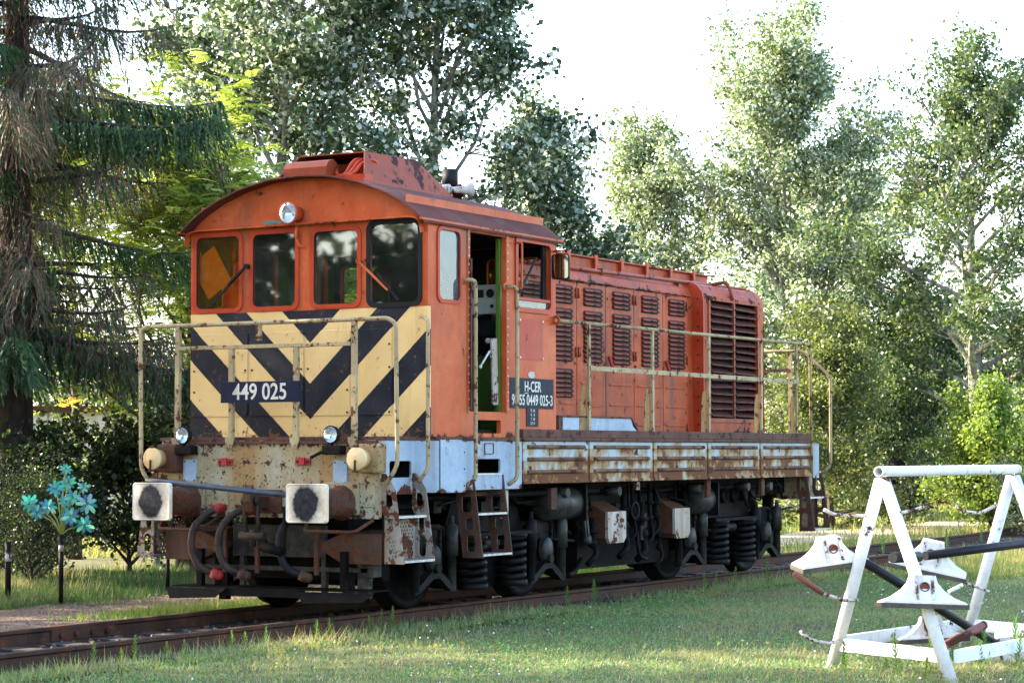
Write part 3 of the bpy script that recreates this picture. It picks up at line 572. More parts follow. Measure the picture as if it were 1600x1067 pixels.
P = np.stack([x, y, GZ+np.where(np.abs(y) < 1.2, .02, .055)+rg.uniform(0, .02, len(x))], 1); V, F = leaf_arrays(P, .04, rg, .7, 2.5); cl = pick_cols(len(x), [(3, (.16, .09, .045)), (2, (.28, .19, .08)), (1, (.34, .16, .05))], rg)
o = inst('fallen_leaves', np_mesh('fallen_leaves', V, F, np.repeat(cl, 4, 0), 'grassblade'), None, (0, 0, 0)); o['kind'] = 'stuff'; top(o, 'brown fallen leaves scattered over lawn, track and verge', 'leaves')
# clover heads and small white flowers in the lawn
rg = np.random.default_rng(91); m = MB(); cnt = 0
while cnt < 150:
    x, y = rg.uniform(-6, 12), rg.uniform(-10, -1.6)
    if not in_view(np.array([x]), np.array([y]), .25)[0] or math.sin(x*1.1+y*1.9)+math.sin(x*.4-y) < .1: continue
    z = GZ+rg.uniform(.05, .10); r_ = rg.uniform(.006, .012); cnt += 1
    m.add([(x-r_, y, z), (x, y-r_, z), (x+r_, y, z), (x, y+r_, z), (x, y, z+r_*.9), (x, y, z-r_*.6)], [(0, 1, 4), (1, 2, 4), (2, 3, 4), (3, 0, 4), (1, 0, 5), (2, 1, 5), (3, 2, 5), (0, 3, 5)])
M['clover'] = plain('clover_white', (.70, .66, .68), .8); o = m.build('clover', 'clover'); o['kind'] = 'stuff'; top(o, 'tiny white clover heads dotted over the near lawn', 'flowers')
# horseweed shoots
def weed_mesh(h, seed, nl=46, wide=.055, pal=((.085, .17, .03), (.12, .21, .045))):
    r_ = random.Random(seed); V = []; F = []; Cc = []
    for i in range(4):
        z0, z1 = h*i/4, h*(i+1)/4; k = len(V); w = .004; V += [(-w, 0, z0), (w, 0, z0), (w, 0, z1), (-w, 0, z1)]; F.append((k, k+1, k+2, k+3)); Cc += [pal[0]]*4
    for i in range(nl):
        t_ = (i+.5)/nl; z = h*(.12+.88*t_); az = i*2.4; l = wide*(1.15-.75*t_)*r_.uniform(.8, 1.2)*(1 if t_ < .9 else .6); el = .35+.9*t_; c_, s_ = math.cos(az), math.sin(az); wv = .006
        p = Vector((0, 0, z)); q = Vector((c_*l*math.cos(el), s_*l*math.cos(el), z+l*math.sin(el))); mid = (p+q)/2; sd = Vector((-s_, c_, 0))*wv
        k = len(V); V += [tuple(p), tuple(mid+sd), tuple(q), tuple(mid-sd)]; F.append((k, k+1, k+2, k+3)); Cc += [r_.choice(pal)]*4
    return np_mesh('weed', np.array(V), np.array(F), np.array(Cc), 'grassblade')
wm = [weed_mesh(.22, 1), weed_mesh(.16, 2, 34), weed_mesh(.30, 3, 60, .07), weed_mesh(.34, 4, 60, .085)]
def weeds(spots, label, group, ms):
    r_ = random.Random(len(spots)); 
    for i, (x, y) in enumerate(spots):
        s_ = r_.uniform(.8, 1.15); o = inst('horseweed', ms[i % len(ms)], None, (x, y, GZ), (R(r_.uniform(-6, 6)), R(r_.uniform(-6, 6)), r_.uniform(0, 6)), (s_, s_, s_)); top(o, label, 'weed', group)
weeds([(-3.75, -1.05), (-3.35, -1.0), (-3.25, -1.06), (-2.55, -1.02), (-1.95, -1.06), (-1.75, -1.03), (-1.5, -1.06), (-.75, -1.08), (-.45, -1.03), (.15, -1.06), (.42, -1.02), (-2.9, -1.1)], 'young horseweed shoot sprouting beside the near rail', 'horseweed shoots along the near rail', wm[:2])
weeds([(.30, -1.22)], 'tallest horseweed, standing alone by the near rail below the front ladder', None, [wm[2]])
weeds([(-1.35, -6.75), (-1.2, -6.95), (-1.45, -7.0), (-1.0, -7.05), (-.6, -7.2), (-.9, -6.5), (-.5, -7.4), (-1.75, -6.5), (-1.3, -6.3), (-.2, -7.3), (-1.05, -7.3)], 'bushy horseweed growing at the foot of the white pipe frame', 'horseweeds round the pipe frame', [wm[3], wm[2], wm[1]])
weeds([(6.6, -1.5), (7.0, -1.45), (7.6, -1.4), (8.3, -1.55), (9.6, -1.5), (9.9, -1.45), (10.3, -1.6), (4.1, -1.35), (3.6, -1.3)], 'leafy weed at the lawn edge below the bogies', 'weeds below the bogies', [wm[2], wm[3]])
weeds([(20, .2), (22.5, .4), (24, -.2), (17.2, .3), (18.5, -1.4), (26, .5)], 'weed growing between the rails at the right', 'weeds between the rails at the right', [wm[3]])
# ================================================================ locomotive
L = empty('locomotive', (5.2, 0, -.0), 'weathered orange diesel shunting locomotive with black and cream chevrons on its nose', 'locomotive')
XC, XR, W = .63, 3.15, 1.40
def roofz(y):
    P = [(0, 4.21), (.35, 4.19), (.7, 4.115), (1.0, 4.005), (1.2, 3.90), (1.34, 3.80), (1.43, 3.70)]
    y = abs(y)
    for (a, za), (b, zb) in zip(P, P[1:]):
        if y <= b: return za+(zb-za)*(y-a)/(b-a)
    return P[-1][1]
# --- frame and deck
m = MB(); m.box(.06, 10.24, -.95, .95, .98, 1.60); m.box(.05, 10.25, -1.25, 1.25, 1.585, 1.628); m.build('main_frame', 'dark', L)
m = MB()
m.plate([(0.0, -1.28), (.62, -1.28), (.80, -1.44), (9.5, -1.44), (9.68, -1.28), (10.3, -1.28), (10.3, 1.28), (9.68, 1.28), (9.5, 1.44), (.80, 1.44), (.62, 1.28), (0, 1.28)], [], 'z', 1.632, 1.667)
m.build('deck_plate', 'deckrust', L)
# --- buffer beams (front and rear)
for k, (xa, xb) in enumerate(((-.03, .02), (10.28, 10.33))):
    m = MB(); m.plate([(-1.275, .915), (1.275, .915), (1.275, 1.50), (1.18, 1.629), (-1.275, 1.629)], [], 'x', xa, xb)
    b = m.build('buffer_beam', 'beam', L, bevel=.006)
    if k == 0:
        m = MB(); m.box(-.05, -.03, -1.27, 1.17, 1.60, 1.629); m.build('top_angle', 'deckrust', b)
        for y, z in ((.885, 1.345), (-.86, 1.335)):
            m = MB(); m.plate(rr(y-.075, y+.075, z-.11, z+.11, .012), [], 'x', -.046, -.0305); m.build('cover_plate', 'blue', b)
            m = MB(); [m.cyl((-.054, y+sy*.058, z+sz*.092), (-.045, y+sy*.058, z+sz*.092), .008, n=6) for sy in (-1, 1) for sz in (-1, 1)]; m.build('bolt', 'rustmetal', b)
        for y, z, s in ((.46, 1.43, .62), (-.44, 1.435, .62)):
            m = MB(); m.box(-.05, -.0305, y-.085, y+.085, z-.032, z+.032); m.box(-.068, -.05, y-.03, y+.03, z-.035, z+.04); m.build('lamp_bracket', 'redpart', b, bevel=.004)
            m = MB(); [m.cyl((-.064, y+sy*.058, z), (-.05, y+sy*.058, z), .013, n=8) for sy in (-1, 1)]; m.build('bolt', 'greydust', b)
        for q in ((-1.24, -1.05, 1.02, 1.22), (.42, .60, 1.02, 1.16)): m = MB(); m.box(-.043, -.0305, *q); m.build('patch_plate', 'beam', b, bevel=.003)
        m = MB(); m.box(-.05, -.0302, -.20, .20, .95, 1.17); m.build('hook_plate', 'rustmetal', b, bevel=.004)
# --- buffers
def buffer(y, x0, s):
    m = MB(); m.box(min(x0, x0-s*.035), max(x0, x0-s*.035), y-.19, y+.19, .915+.03, 1.245); f = m.build('buffer', 'beam', L, bevel=.006)
    m = MB(); m.lathe([(.03, .165), (.06, .15), (.09, .135), (.36, .13), (.365, .115), (.37, .085), (.56, .085)], (x0, y, 1.055), (-s, 0, 0)); m.build('shank', 'rustmetal', f)
    m = MB()
    for sy in (-1, 1):
        for sz in (-1, 1): m.cyl((x0-s*.03, y+sy*.16, 1.095+sz*.115), (x0-s*.06, y+sy*.16, 1.095+sz*.115), .02, n=6)
    m.build('bolt', 'rustmetal', f)
    # dished face
    m = MB(); N = 7; rings = []
    for k, (sc, dx) in enumerate(((1.0, .565), (1.0, .595), (.955, .607), (.90, .603), (.6, .610), (.25, .615))):
        rings.append([(x0-s*dx, y-s*.0+(a)*sc, 1.06+b*sc) for a, b in rr(-.225, .225, -.178, .178, .035, N)])
    n = len(rings[0]); v = [p for r_ in rings for p in r_]
    fc = [(i*n+j, i*n+(j+1) % n, (i+1)*n+(j+1) % n, (i+1)*n+j) for i in range(len(rings)-1) for j in range(n)]+[tuple(range(n))[::-1], tuple((len(rings)-1)*n+j for j in range(n))]
    m.add(v, fc, False); m.build('buffer_face', 'bufferface', f)
for y in (.885, -.885): buffer(y, -.03, 1); buffer(y, 10.33, -1)
# --- draw hook and screw coupling
m = MB(); m.plate([(-.03, 1.10), (-.20, 1.11), (-.27, 1.16), (-.30, 1.22), (-.335, 1.16), (-.34, 1.06), (-.31, .97), (-.25, .935), (-.19, .95), (-.17, 1.0), (-.03, 1.0)], [oval(-.255, 1.06, .028, .035, 10)], 'y', -.05, .03)
hk = m.build('draw_hook', 'rustmetal', L, bevel=.012)
m = MB()
for sy in (-.085, .065): m.tube(bend([(-.26, sy, 1.07), (-.27, sy, .95), (-.24, sy, .74)], .04), .02, 8); m.cyl((-.26, sy-.02, 1.07), (-.26, sy+.02, 1.07), .045)
m.cyl((-.26, -.11, 1.07), (-.26, .09, 1.07), .025); m.cyl((-.24, -.15, .74), (-.24, .13, .74), .042); m.cyl((-.24, -.01, .80), (-.24, -.01, .64), .032)
m.build('coupling_link', 'hose', hk)
m = MB(); m.tube(bend([(-.24, -.15, .70), (-.24, -.20, .64), (-.24, -.36, .60), (-.22, -.37, .95), (-.15, -.30, 1.0)], .05), .024, 8); m.cyl((-.24, -.12, .65), (-.24, -.36, .60), .05); m.build('coupling_shackle', 'dark', hk)
# --- air hoses
for y, dy, mat, vm in ((.60, .05, 'hose', 'redpart'), (.28, .12, 'hose', 'rustmetal'), (-.42, .03, 'black', 'rustmetal')):
    m = MB(); m.tube(bend([(-.10, y-.10, .99), (-.16, y-.02, .95), (-.22, y+.10, .82), (-.24, y+.12, .62), (-.20, y+.06, .44), (-.14, y-.10, .37)], .14, 6), .036, 10)
    h = m.build('air_hose', mat, L)
    m = MB(); m.cyl((-.03, y-.13, 1.0), (-.13, y-.08, .99), .035); m.ball((-.10, y-.10, .99), .052, 10); m.bar((-.13, y-.17, 1.0), (-.13, y-.02, 1.02), .03, .02); m.build('cock', vm, h)
    m = MB(); m.cyl((-.15, y-.07, .385), (-.13, y-.14, .355), .05); m.ball((-.13, y-.14, .36), .05, 8); m.build('coupling_head', vm, h)
for y in (.50, .12, -.56): m = MB(); m.box(.0, .03, y-.02, y+.02, .38, .80); m.build('hose_hanger', 'rustmetal', L)
m = MB(); m.tube(bend([(-.05, 1.17, 1.25), (-.48, 1.06, 1.255), (-.52, .92, 1.25), (-.50, -.62, 1.13)], .05), .026, 10); m.build('uncoupling_bar', 'bluebar', L)
for y0, y1 in ((1.20, .55), (-.50, -1.22)):
    m = MB(); m.tube(bend([(-.02, y0, .90), (-.16, y0-.04, .80), (-.18, y0-.08, .79), (-.18, y1+.16, .79), (-.16, y1+.10, .80), (-.03, y1, .90)], .05), .017, 8); m.build('shunter_grab_bar', 'rustmetal', L)
# --- lamps on the beam
for y in (.885, -.83):
    m = MB(); m.box(-.16, -.045, y-.10, y+.10, 1.50, 1.585); m.cyl((-.10, y+.02, 1.585), (-.10, y+.02, 1.63), .018); m.bar((-.10, y+.1, 1.54), (-.14, y+.24, 1.47), .03, .03); lb = m.build('headlight', 'darkdust', L, bevel=.01)
    m = MB(); m.lathe([(-.05, .0), (-.045, .05), (0, .078), (.04, .084), (.055, .084), (.055, .074)], (-.11, y, 1.685), (-1, 0, 0), 24); m.build('housing', 'black', lb)
    m = MB(); m.lathe([(.03, .0), (.035, .04), (.055, .0745)], (-.11, y, 1.685), (-1, 0, 0), 24); m.build('reflector', 'chrome', lb)
    m = MB(); m.lathe([(.057, .0735), (.066, .05), (.070, .0)], (-.11, y, 1.685), (-1, 0, 0), 24); m.build('lens', 'lampglass', lb)
for y, sy in ((1.165, 1), (-1.19, -1)):
    m = MB(); a, b_ = (y-.18, y+.02) if sy > 0 else (y-.16, y+.07)
    m.box(-.15, -.0305, a-.02, b_+.02, 1.33, 1.60); lb = m.build('marker_lamp', 'beam' if sy < 0 else 'rustmetal', L, bevel=.02)
    m = MB(); m.lathe([(0, .0), (0, .085), (.09, .095), (.10, .105), (.12, .108), (.13, .10), (.135, .0)], (-.15, y, 1.462), (-1, 0, 0), 24); m.build('cover', 'lampcream', lb)
    m = MB(); m.bar((-.292, y, 1.45), (-.292, y+.005, 1.345), .02, .012); m.box(-.296, -.28, y-.03, y+.03, 1.338, 1.352); m.box(-.28, -.26, y-.025, y+.025, 1.565, 1.585); m.build('catch', 'rustmetal', lb)
# --- front handrail
HF = bend([(-.02, 1.40, 1.235), (-.02, 1.495, 1.36), (-.02, 1.515, 2.70), (-.02, 1.46, 2.748), (-.02, -1.37, 2.752), (-.02, -1.455, 2.70), (-.02, -1.475, 1.40), (-.02, -1.36, 1.235)], .07, 5)
m = MB(); m.tube(HF, .021, 10); hr = m.build('front_handrail', 'cream', L)
for y, z0, z1 in ((1.045, 1.56, 2.735), (-1.005, 1.56, 2.735), (.402, 1.56, 2.515), (-.35, 1.56, 2.515), (.085, 2.53, 2.735)):
    m = MB(); m.box(-.045, -.005, y-.026, y+.026, z0+.05, z1)
    if z0 < 2: m.plate([(y-.05, z0+.10), (y-.05, z0+.06), (y-.02, z0), (y+.02, z0), (y+.05, z0+.06), (y+.05, z0+.10)], [], 'x', -.058, -.051); m.cyl((-.072, y, z0+.03), (-.058, y, z0+.03), .014, n=8)
    m.build('post', 'cream', hr, bevel=.004)
m = MB(); m.box(-.048, -.008, -.975, 1.018, 2.508, 2.545); m.build('mid_rail', 'cream', hr, bevel=.004)
# number plate
m = MB(); m.box(-.085, -.062, -.42, .487, 1.993, 2.192); npl = m.build('front_number_plate', 'plate', L, bevel=.003)
text_obj('lettering', '449 025', .215, 'letter', npl, face_mat((-.0865, .03, 2.088), (0, -1, 0), (0, 0, 1)), .66, .003, width=.625)
# --- skirts
def skirt(sg):
    m = MB(); yb = 1.272*sg
    hole = rr(.16, .54, 1.285, 1.44, .03)
    m.plate(rect(.022, .60, 1.13, 1.629), [hole], 'y', yb, yb-.02*sg)
    o = m.build('step_recess_wall', 'blue', L)
    m = MB(); m.box(.14, .56, yb-.30*sg, yb-.29*sg, 1.26, 1.46); m.box(.14, .56, yb-.29*sg, yb-.021*sg, 1.27, 1.283); m.build('recess_lining', 'dark', o)
    m = MB(); m.plate([(.60, yb), (.78, 1.432*sg), (.78, 1.41*sg), (.60, yb-.02*sg)], [], 'z', 1.14, 1.629); m.build('corner_skirt', 'blue', L)
    m = MB(); m.box(.79, 1.255, min(1.43*sg, 1.445*sg), max(1.43*sg, 1.445*sg), 1.135, 1.64); o = m.build('skirt_panel', 'blue', L, bevel=.004)
    m = MB(); [m.cyl((1.22, 1.444*sg, z), (1.22, 1.45*sg, z), .008, n=6) for z in (1.2, 1.36, 1.52)]; m.build('bolt', 'dark', o)
    m = MB(); y0, y1 = min(1.41*sg, 1.432*sg), max(1.41*sg, 1.432*sg)
    m.plate(rect(1.26, 2.37, 1.155, 1.629), [rr(1.462, 1.94, 1.315, 1.455, .03)], 'y', y0, y1); o = m.build('skirt_panel', 'blue', L)
    m = MB(); m.box(1.44, 1.96, min(1.15*sg, 1.14*sg), max(1.15*sg, 1.14*sg), 1.29, 1.47); m.build('recess_lining', 'dark', o)
    m = MB(); m.box(1.465, 1.94, min(1.15*sg, 1.44*sg), max(1.15*sg, 1.44*sg), 1.300, 1.313); m.build('tread', 'steeltread', o)
    m = MB(); m.plate(rr(1.62, 1.80, 1.50, 1.61, .015), [rr(1.628, 1.792, 1.508, 1.602, .012)], 'y', 1.434*sg, 1.44*sg); m.build('hatch_rim', 'deckrust', o)
skirt(-1); skirt(1)
# --- five ribbed side panels on each side
M['ribrust'] = paint('rusted_rib', (.12, .05, .03), (.20, .12, .07), .6, .5, .7, RUSTD, (.07, .03, .02), 6)
PX = [2.385, 3.83, 5.37, 6.82, 8.355, 10.06]
for sg in (-1, 1):
    y0, y1 = 1.40*sg, 1.43*sg
    for a, b_ in zip(PX, PX[1:]):
        m = MB(); m.box(a+.012, b_-.012, min(y0, y1), max(y0, y1), 1.215, 1.629)
        m.box(a+.012, b_-.012, min(y1, y1+.012*sg), max(y1, y1+.012*sg), 1.20, 1.225)
        p = m.build('side_panel', 'panel', L, bevel=.004)
        if sg < 0:
            for z in (1.572, 1.447, 1.318):
                m = MB(); n = 8; prof = [(math.sin(R(180*i/n))*.026, math.cos(R(180*i/n))*.021) for i in range(n+1)]
                v = [(x, y1-o_, z+h) for x in (a+.10, b_-.12) for o_, h in prof]; k = n+1
                m.add(v, [(i, i+1, k+i+1, k+i) for i in range(n)], True); m.add(v, [tuple(range(k)), tuple(range(2*k-1, k-1, -1))])
                m.build('rib', 'ribrust', p)
            m = MB(); [m.box(a+(b_-a)*t_-.03, a+(b_-a)*t_+.03, y1-.014, y1-.002, 1.205, 1.232) for t_ in (.25, .8)]; m.build('hinge', 'deckrust', p)
    m = MB(); m.box(2.38, 9.98, min(1.36*sg, 1.445*sg), max(1.36*sg, 1.445*sg), 1.668, 1.752); m.box(2.36, 10.0, min(1.35*sg, 1.46*sg), max(1.35*sg, 1.46*sg), 1.632, 1.6675); m.build('walkway_edge', 'deckrust', L, bevel=.006)
    m = MB(); m.box(10.07, 10.27, min(y0, y1), max(y0, y1), 1.18, 1.629); m.build('end_skirt', 'blue', L)
# raised locker lip on the walkway edge
m = MB(); m.plate([(3.25, 1.753), (5.02, 1.753), (4.93, 1.80), (4.88, 1.885), (3.25, 1.885)], [], 'y', -1.40, -1.36); lk = m.build('walkway_toe_board', 'blue', L)
m = MB(); m.bar((3.2, -1.385, 1.893), (4.88, -1.385, 1.893), .05, .02); m.bar((4.88, -1.385, 1.893), (5.03, -1.385, 1.765), .05, .02); m.box(3.2, 3.28, -1.41, -1.35, 1.753, 1.89); m.build('lip', 'deckrust', lk)
# --- side handrail
M['gusset'] = paint('ochre_gusset_paint', (.36, .20, .06), (.28, .14, .05), .62, .55, .5, RUST, (.15, .08, .04), 6)
for sg in (-1, 1):
    y = 1.43*sg
    m = MB(); m.tube(bend([(3.10, y+.0, 2.882), (9.93, y, 2.905), (9.985, y, 2.86), (9.99, y-.01, 1.25)], .05, 4), .020, 10); s_ = m.build('side_handrail', 'cream', L)
    m = MB(); m.lathe([(0, .05), (.012, .05), (.012, .02)], (3.09, y, 2.882), (1, 0, 0), 12); m.build('flange', 'orange', s_)
    for x in (3.83, 5.36, 6.86, 8.40, 9.53):
        m = MB(); m.box(x-.022, x+.022, y-.012, y+.012, 1.70, 2.88); m.build('post', 'cream', s_)
        m = MB(); m.plate([(x-.03, 1.70), (x-.17, 1.72), (x-.15, 2.08), (x-.11, 2.22), (x-.03, 2.24)], [], 'y', y+.03*-sg, y+.024*-sg); m.build('gusset', 'gusset', s_)
    m = MB(); m.box(3.83, 9.54, y-.026 if sg < 0 else y+.013, y-.013 if sg < 0 else y+.026, 2.385, 2.435); m.build('mid_rail', 'cream', s_)
m = MB(); m.tube(bend([(10.34, -1.42, 1.22), (10.34, -1.565, 1.33), (10.34, -1.57, 2.50), (10.34, -1.18, 2.845), (10.34, 1.18, 2.845), (10.34, 1.57, 2.50), (10.34, 1.565, 1.33), (10.34, 1.42, 1.22)], .08, 4), .02, 10)
rh = m.build('rear_handrail', 'cream', L)
m = MB(); m.box(10.33, 10.35, -1.0, 1.0, 2.57, 2.61); m.build('mid_rail', 'ladder_dark', rh)
for y in (-1.0, 1.0): m = MB(); m.box(10.335, 10.36, y-.025, y+.025, 1.6, 2.84); m.build('post', 'cream', rh)
# --- cab body
GAB = [(y, roofz(y)-.02) for y in [-1.40+2.8*i/28 for i in range(29)]]
WIN = [(.783, 1.343, 2.935, 3.682), (.105, .647, 2.935, 3.682), (-.621, -.082, 2.935, 3.676), (-1.309, -.737, 2.928, 3.712)]
m = MB(); m.plate([(-W, 2.90), (W, 2.90)]+GAB[::-1], [rr(a, b_, c_, d_, .07) for a, b_, c_, d_ in WIN], 'x', XC, XC+.05); m.build('cab_front_wall', 'orange', L)
m = MB(); m.box(XC-.001, XC+.05, -W, W, 1.668, 2.8995); nose = m.build('cab_nose', 'chevron', L)
for a, b_ in ((.69, 1.37), (.02, .66), (-.52, -.01), (-1.0, -.55)):
    m = MB(); m.box(XC-.010, XC-.0015, a, b_, 1.875, 2.70); hp = m.build('hatch', 'chevron', nose, bevel=.003)
m = MB()
for a, b_ in ((.69, 1.37), (.02, .66), (-.52, -.01), (-1.0, -.55)):
    for y in (a+.025, b_-.025):
        for z in (1.905, 2.12, 2.33, 2.55): m.cyl((XC-.018, y, z), (XC-.009, y, z), .011, n=8)
m.build('bolt', 'rustmetal', nose)
WY = -W
doorH = rect(1.40, 2.10, 1.917, 3.665); w1H = rr(.808, 1.219, 2.965, 3.655, .07); w2H = rr(2.315, 3.03, 2.965, 3.665, .06); stH = rr(1.50, 2.005, 1.705, 1.835, .02)
m = MB(); m.plate(rect(XC+.051, XR, 1.668, 3.725), [doorH, w1H, w2H, stH], 'y', -W, -W+.05); sw = m.build('cab_side_wall', 'orange', L)
m = MB(); m.box(1.48, 2.03, -W+.25, -W+.26, 1.69, 1.86); m.box(1.50, 2.0, -W+.06, -W+.25, 1.69, 1.70); m.build('step_lining', 'dark', sw)
m = MB(); m.plate(rect(XC+.051, XR, 1.668, 3.725), [rr(.80, 1.30, 2.965, 3.655, .06), rr(1.55, 2.05, 2.90, 3.62, .06), rr(2.25, 2.98, 2.9, 3.655, .06)], 'y', W, W-.05); fw = m.build('cab_side_wall', 'orange', L)
m = MB(); m.plate([(-W+.05, 1.668), (W-.05, 1.668), (W-.05, 3.70)]+[(y, roofz(y)-.03) for y in (1.2, .8, .4, 0, -.4, -.8, -1.2)]+[(-W+.05, 3.70)], [rr(.60, 1.26, 2.85, 3.55, .06), rr(-1.26, -.60, 2.85, 3.55, .06)], 'x', XR-.05, XR-.002); m.build('cab_rear_wall', 'orange', L)
# roof shell
m = MB(); ys = [-1.445+2.89*i/32 for i in range(33)]
v = []
for x in (.48, 3.26):
    for dz in (0, -.02): v += [(x, y, roofz(y)+dz) for y in ys]
n = 33; Q = lambda a, b_, i: (a*n+i, a*n+i+1, b_*n+i+1, b_*n+i)
m.add(v, [Q(0, 2, i) for i in range(n-1)]+[Q(1, 3, i)[::-1] for i in range(n-1)], True)
m.add(v, [Q(0, 1, i) for i in range(n-1)]+[Q(2, 3, i) for i in range(n-1)]+[(0, n, 3*n, 2*n), (n-1, 2*n-1, 4*n-1, 3*n-1)])
rf = m.build('cab_roof', 'roof', L)
m = MB(); m.tube([(.48, y, roofz(y)-.013) for y in ys], .010, 6); m.build('front_edge_bead', 'roof', rf)
for sg in (-1, 1):
    m = MB(); m.bar((.55, sg*1.205, roofz(1.205)+.03), (3.22, sg*1.205, roofz(1.205)+.03), .012, .075); m.build('rain_gutter', 'orange', rf)
    m = MB(); m.bar((.46, sg*1.425, 3.715), (3.25, sg*1.425, 3.715), .03, .02); m.build('drip_edge', 'orange', rf)
# window visor
VP = bend([(1.43, 3.58), (1.425, 3.70), (1.33, 3.742), (-1.24, 3.757), (-1.345, 3.72), (-1.36, 3.585)], .06, 5) if False else None
pv = [Vector((0, a, b_)) for a, b_ in ((1.425, 3.59), (1.415, 3.71), (1.30, 3.735), (-1.24, 3.752), (-1.345, 3.73), (-1.362, 3.60))]
pv = bend(pv, .10, 5); m = MB(); v = []
for p in pv: v += [(XC-.085, p.y, p.z-.012), (XC-.085, p.y, p.z), (XC, p.y, p.z+.012), (XC, p.y, p.z)]
k = len(pv); m.add(v, [(4*i+a, 4*i+(a+1) % 4, 4*i+4+(a+1) % 4, 4*i+4+a) for i in range(k-1) for a in range(4)]); m.build('window_visor', 'orange', L)
# front windows
for i, (a, b_, c_, d_) in enumerate(WIN):
    m = MB(); m.plate(rr(a-.028, b_+.028, c_-.028, d_+.028, .09), [rr(a+.016, b_-.016, c_+.016, d_-.016, .06)], 'x', XC-.014, XC-.001)
    w = m.build('front_window', 'black' if i == 3 else 'red_orange', L, bevel=.004)
    m = MB(); m.plate(rr(a, b_, c_, d_, .07), [], 'x', XC+.012, XC+.017); m.build('pane', 'glassyellow' if i == 0 else 'glass', w)
    if i < 3: m = MB(); m.plate(rr(a+.004, b_-.004, c_+.004, d_-.004, .066), [rr(a+.022, b_-.022, c_+.022, d_-.022, .055)], 'x', XC-.003, XC+.011); m.build('seal', 'black', w)
# side windows
m = MB(); m.plate(rr(.785, 1.242, 2.942, 3.678, .085), [rr(.822, 1.205, 2.98, 3.641, .06)], 'y', -W-.014, -W-.001); w = m.build('side_window', 'red_orange', L, bevel=.004)
m = MB(); m.plate(w1H, [], 'y', -W+.01, -W+.015); m.build('pane', 'glassbright', w)
m = MB(); m.plate(rr(2.285, 3.055, 2.935, 3.70, .07), [rr(2.335, 3.015, 2.985, 3.645, .05)], 'y', -W-.018, -W-.001); w = m.build('side_window', 'red_orange', L, bevel=.004)
m = MB(); m.box(2.34, 3.02, -W-.012, -W+.02, 3.055, 3.085); m.build('dropped_sash', 'pink', w)
m = MB(); m.box(2.33, 3.02, -W+.012, -W+.017, 2.975, 3.06); m.build('pane', 'glassbright', w)
m = MB(); m.box(2.93, 2.99, -W+.03, -W+.06, 2.98, 3.65); m.build('inner_frame', 'black', w)
m = MB(); m.bar((2.30, -W-.05, 3.12), (2.68, -W-.03, 3.50), .012, .025); m.build('wind_deflector_blade', 'black', w)
m = MB(); m.tube(bend([(2.26, -W-.02, 3.62), (2.26, -W-.10, 3.62), (2.26, -W-.10, 3.16), (2.26, -W-.02, 3.16)], .02), .012, 6); m.build('deflector_bracket', 'orange', w)
for a, b_, c_, d_ in ((.80, 1.30, 2.965, 3.655), (1.55, 2.05, 2.90, 3.62), (2.25, 2.98, 2.9, 3.655)):
    m = MB(); m.plate(rr(a-.025, b_+.025, c_-.025, d_+.025, .08), [rr(a+.015, b_-.015, c_+.015, d_-.015, .05)], 'y', W+.001, W+.014); w = m.build('side_window', 'red_orange', L)
    m = MB(); m.plate(rr(a, b_, c_, d_, .06), [], 'y', W-.015, W-.01); m.build('pane', 'glass', w)
for y0, y1 in ((.60, 1.26), (-1.26, -.60)):
    m = MB(); m.plate(rr(y0-.025, y1+.025, 2.825, 3.575, .08), [rr(y0+.015, y1-.015, 2.865, 3.535, .05)], 'x', XR-.001, XR+.012); w = m.build('rear_window', 'red_orange', L)
    m = MB(); m.plate(rr(y0, y1, 2.85, 3.55, .06), [], 'x', XR-.03, XR-.025); m.build('pane', 'glass', w)
# door trim with rivets
m = MB(); m.box(1.345, 1.395, -W-.008, -W-.001, 1.90, 3.72); m.box(2.105, 2.16, -W-.008, -W-.001, 1.90, 3.72); m.box(1.396, 2.104, -W-.008, -W-.001, 3.67, 3.72)
tr = m.build('door_frame', 'orange', L)
m = MB()
for i in range(22):
    z = 1.95+i*.082
    for x in (1.37, 2.13): m.cyl((x, -W-.013, z), (x, -W-.007, z), .009, n=6)
for i in range(8): m.cyl((1.43+i*.09, -W-.013, 3.70), (1.43+i*.09, -W-.007, 3.70), .009, n=6)
m.build('rivet', 'letter', tr)
m = MB(); m.box(1.375, 1.40, -W-.03, -W-.009, 1.93, 3.4); m.build('rubber_seal', 'deckrust', tr)
# cab interior
m = MB(); m.box(XC+.06, XR-.06, -W+.06, W-.06, 1.70, 1.74); m.build('cab_floor', 'dark', L)
for q in ((1.2, 3.0, .30, .34, 1.745, 2.6), (2.5, 3.015, -1.28, -.75, 1.745, 2.52), (2.06, 2.10, -W+.055, -1.31, 1.745, 3.65)): m = MB(); m.box(*q); m.build('cab_lining', 'green', L)
m = MB(); m.plate(rect(XC+.06, XR-.08, 1.745, 3.655), [rr(.80, 1.30, 2.965, 3.64, .06), rr(1.55, 2.05, 2.90, 3.62, .06), rr(2.25, 2.98, 2.9, 3.64, .06)], 'y', W-.062, W-.053); m.build('cab_lining', 'green', L)
m = MB(); m.plate(rect(-W+.07, W-.07, 1.745, 3.655), [rr(.60, 1.26, 2.85, 3.55, .06), rr(-1.26, -.60, 2.85, 3.55, .06)], 'x', XR-.068, XR-.054); m.build('cab_lining', 'dark', L)
m = MB(); m.box(XC+.06, XR-.08, -W+.06, W-.07, 3.66, 3.69); m.build('cab_ceiling', 'dark', L)
m = MB(); m.box(XC+.055, XC+.30, -1.32, 1.32, 1.745, 2.86); m.box(XC+.30, XC+.55, -.5, 1.0, 2.3, 2.8); m.build('driver_desk', 'greydesk', L)
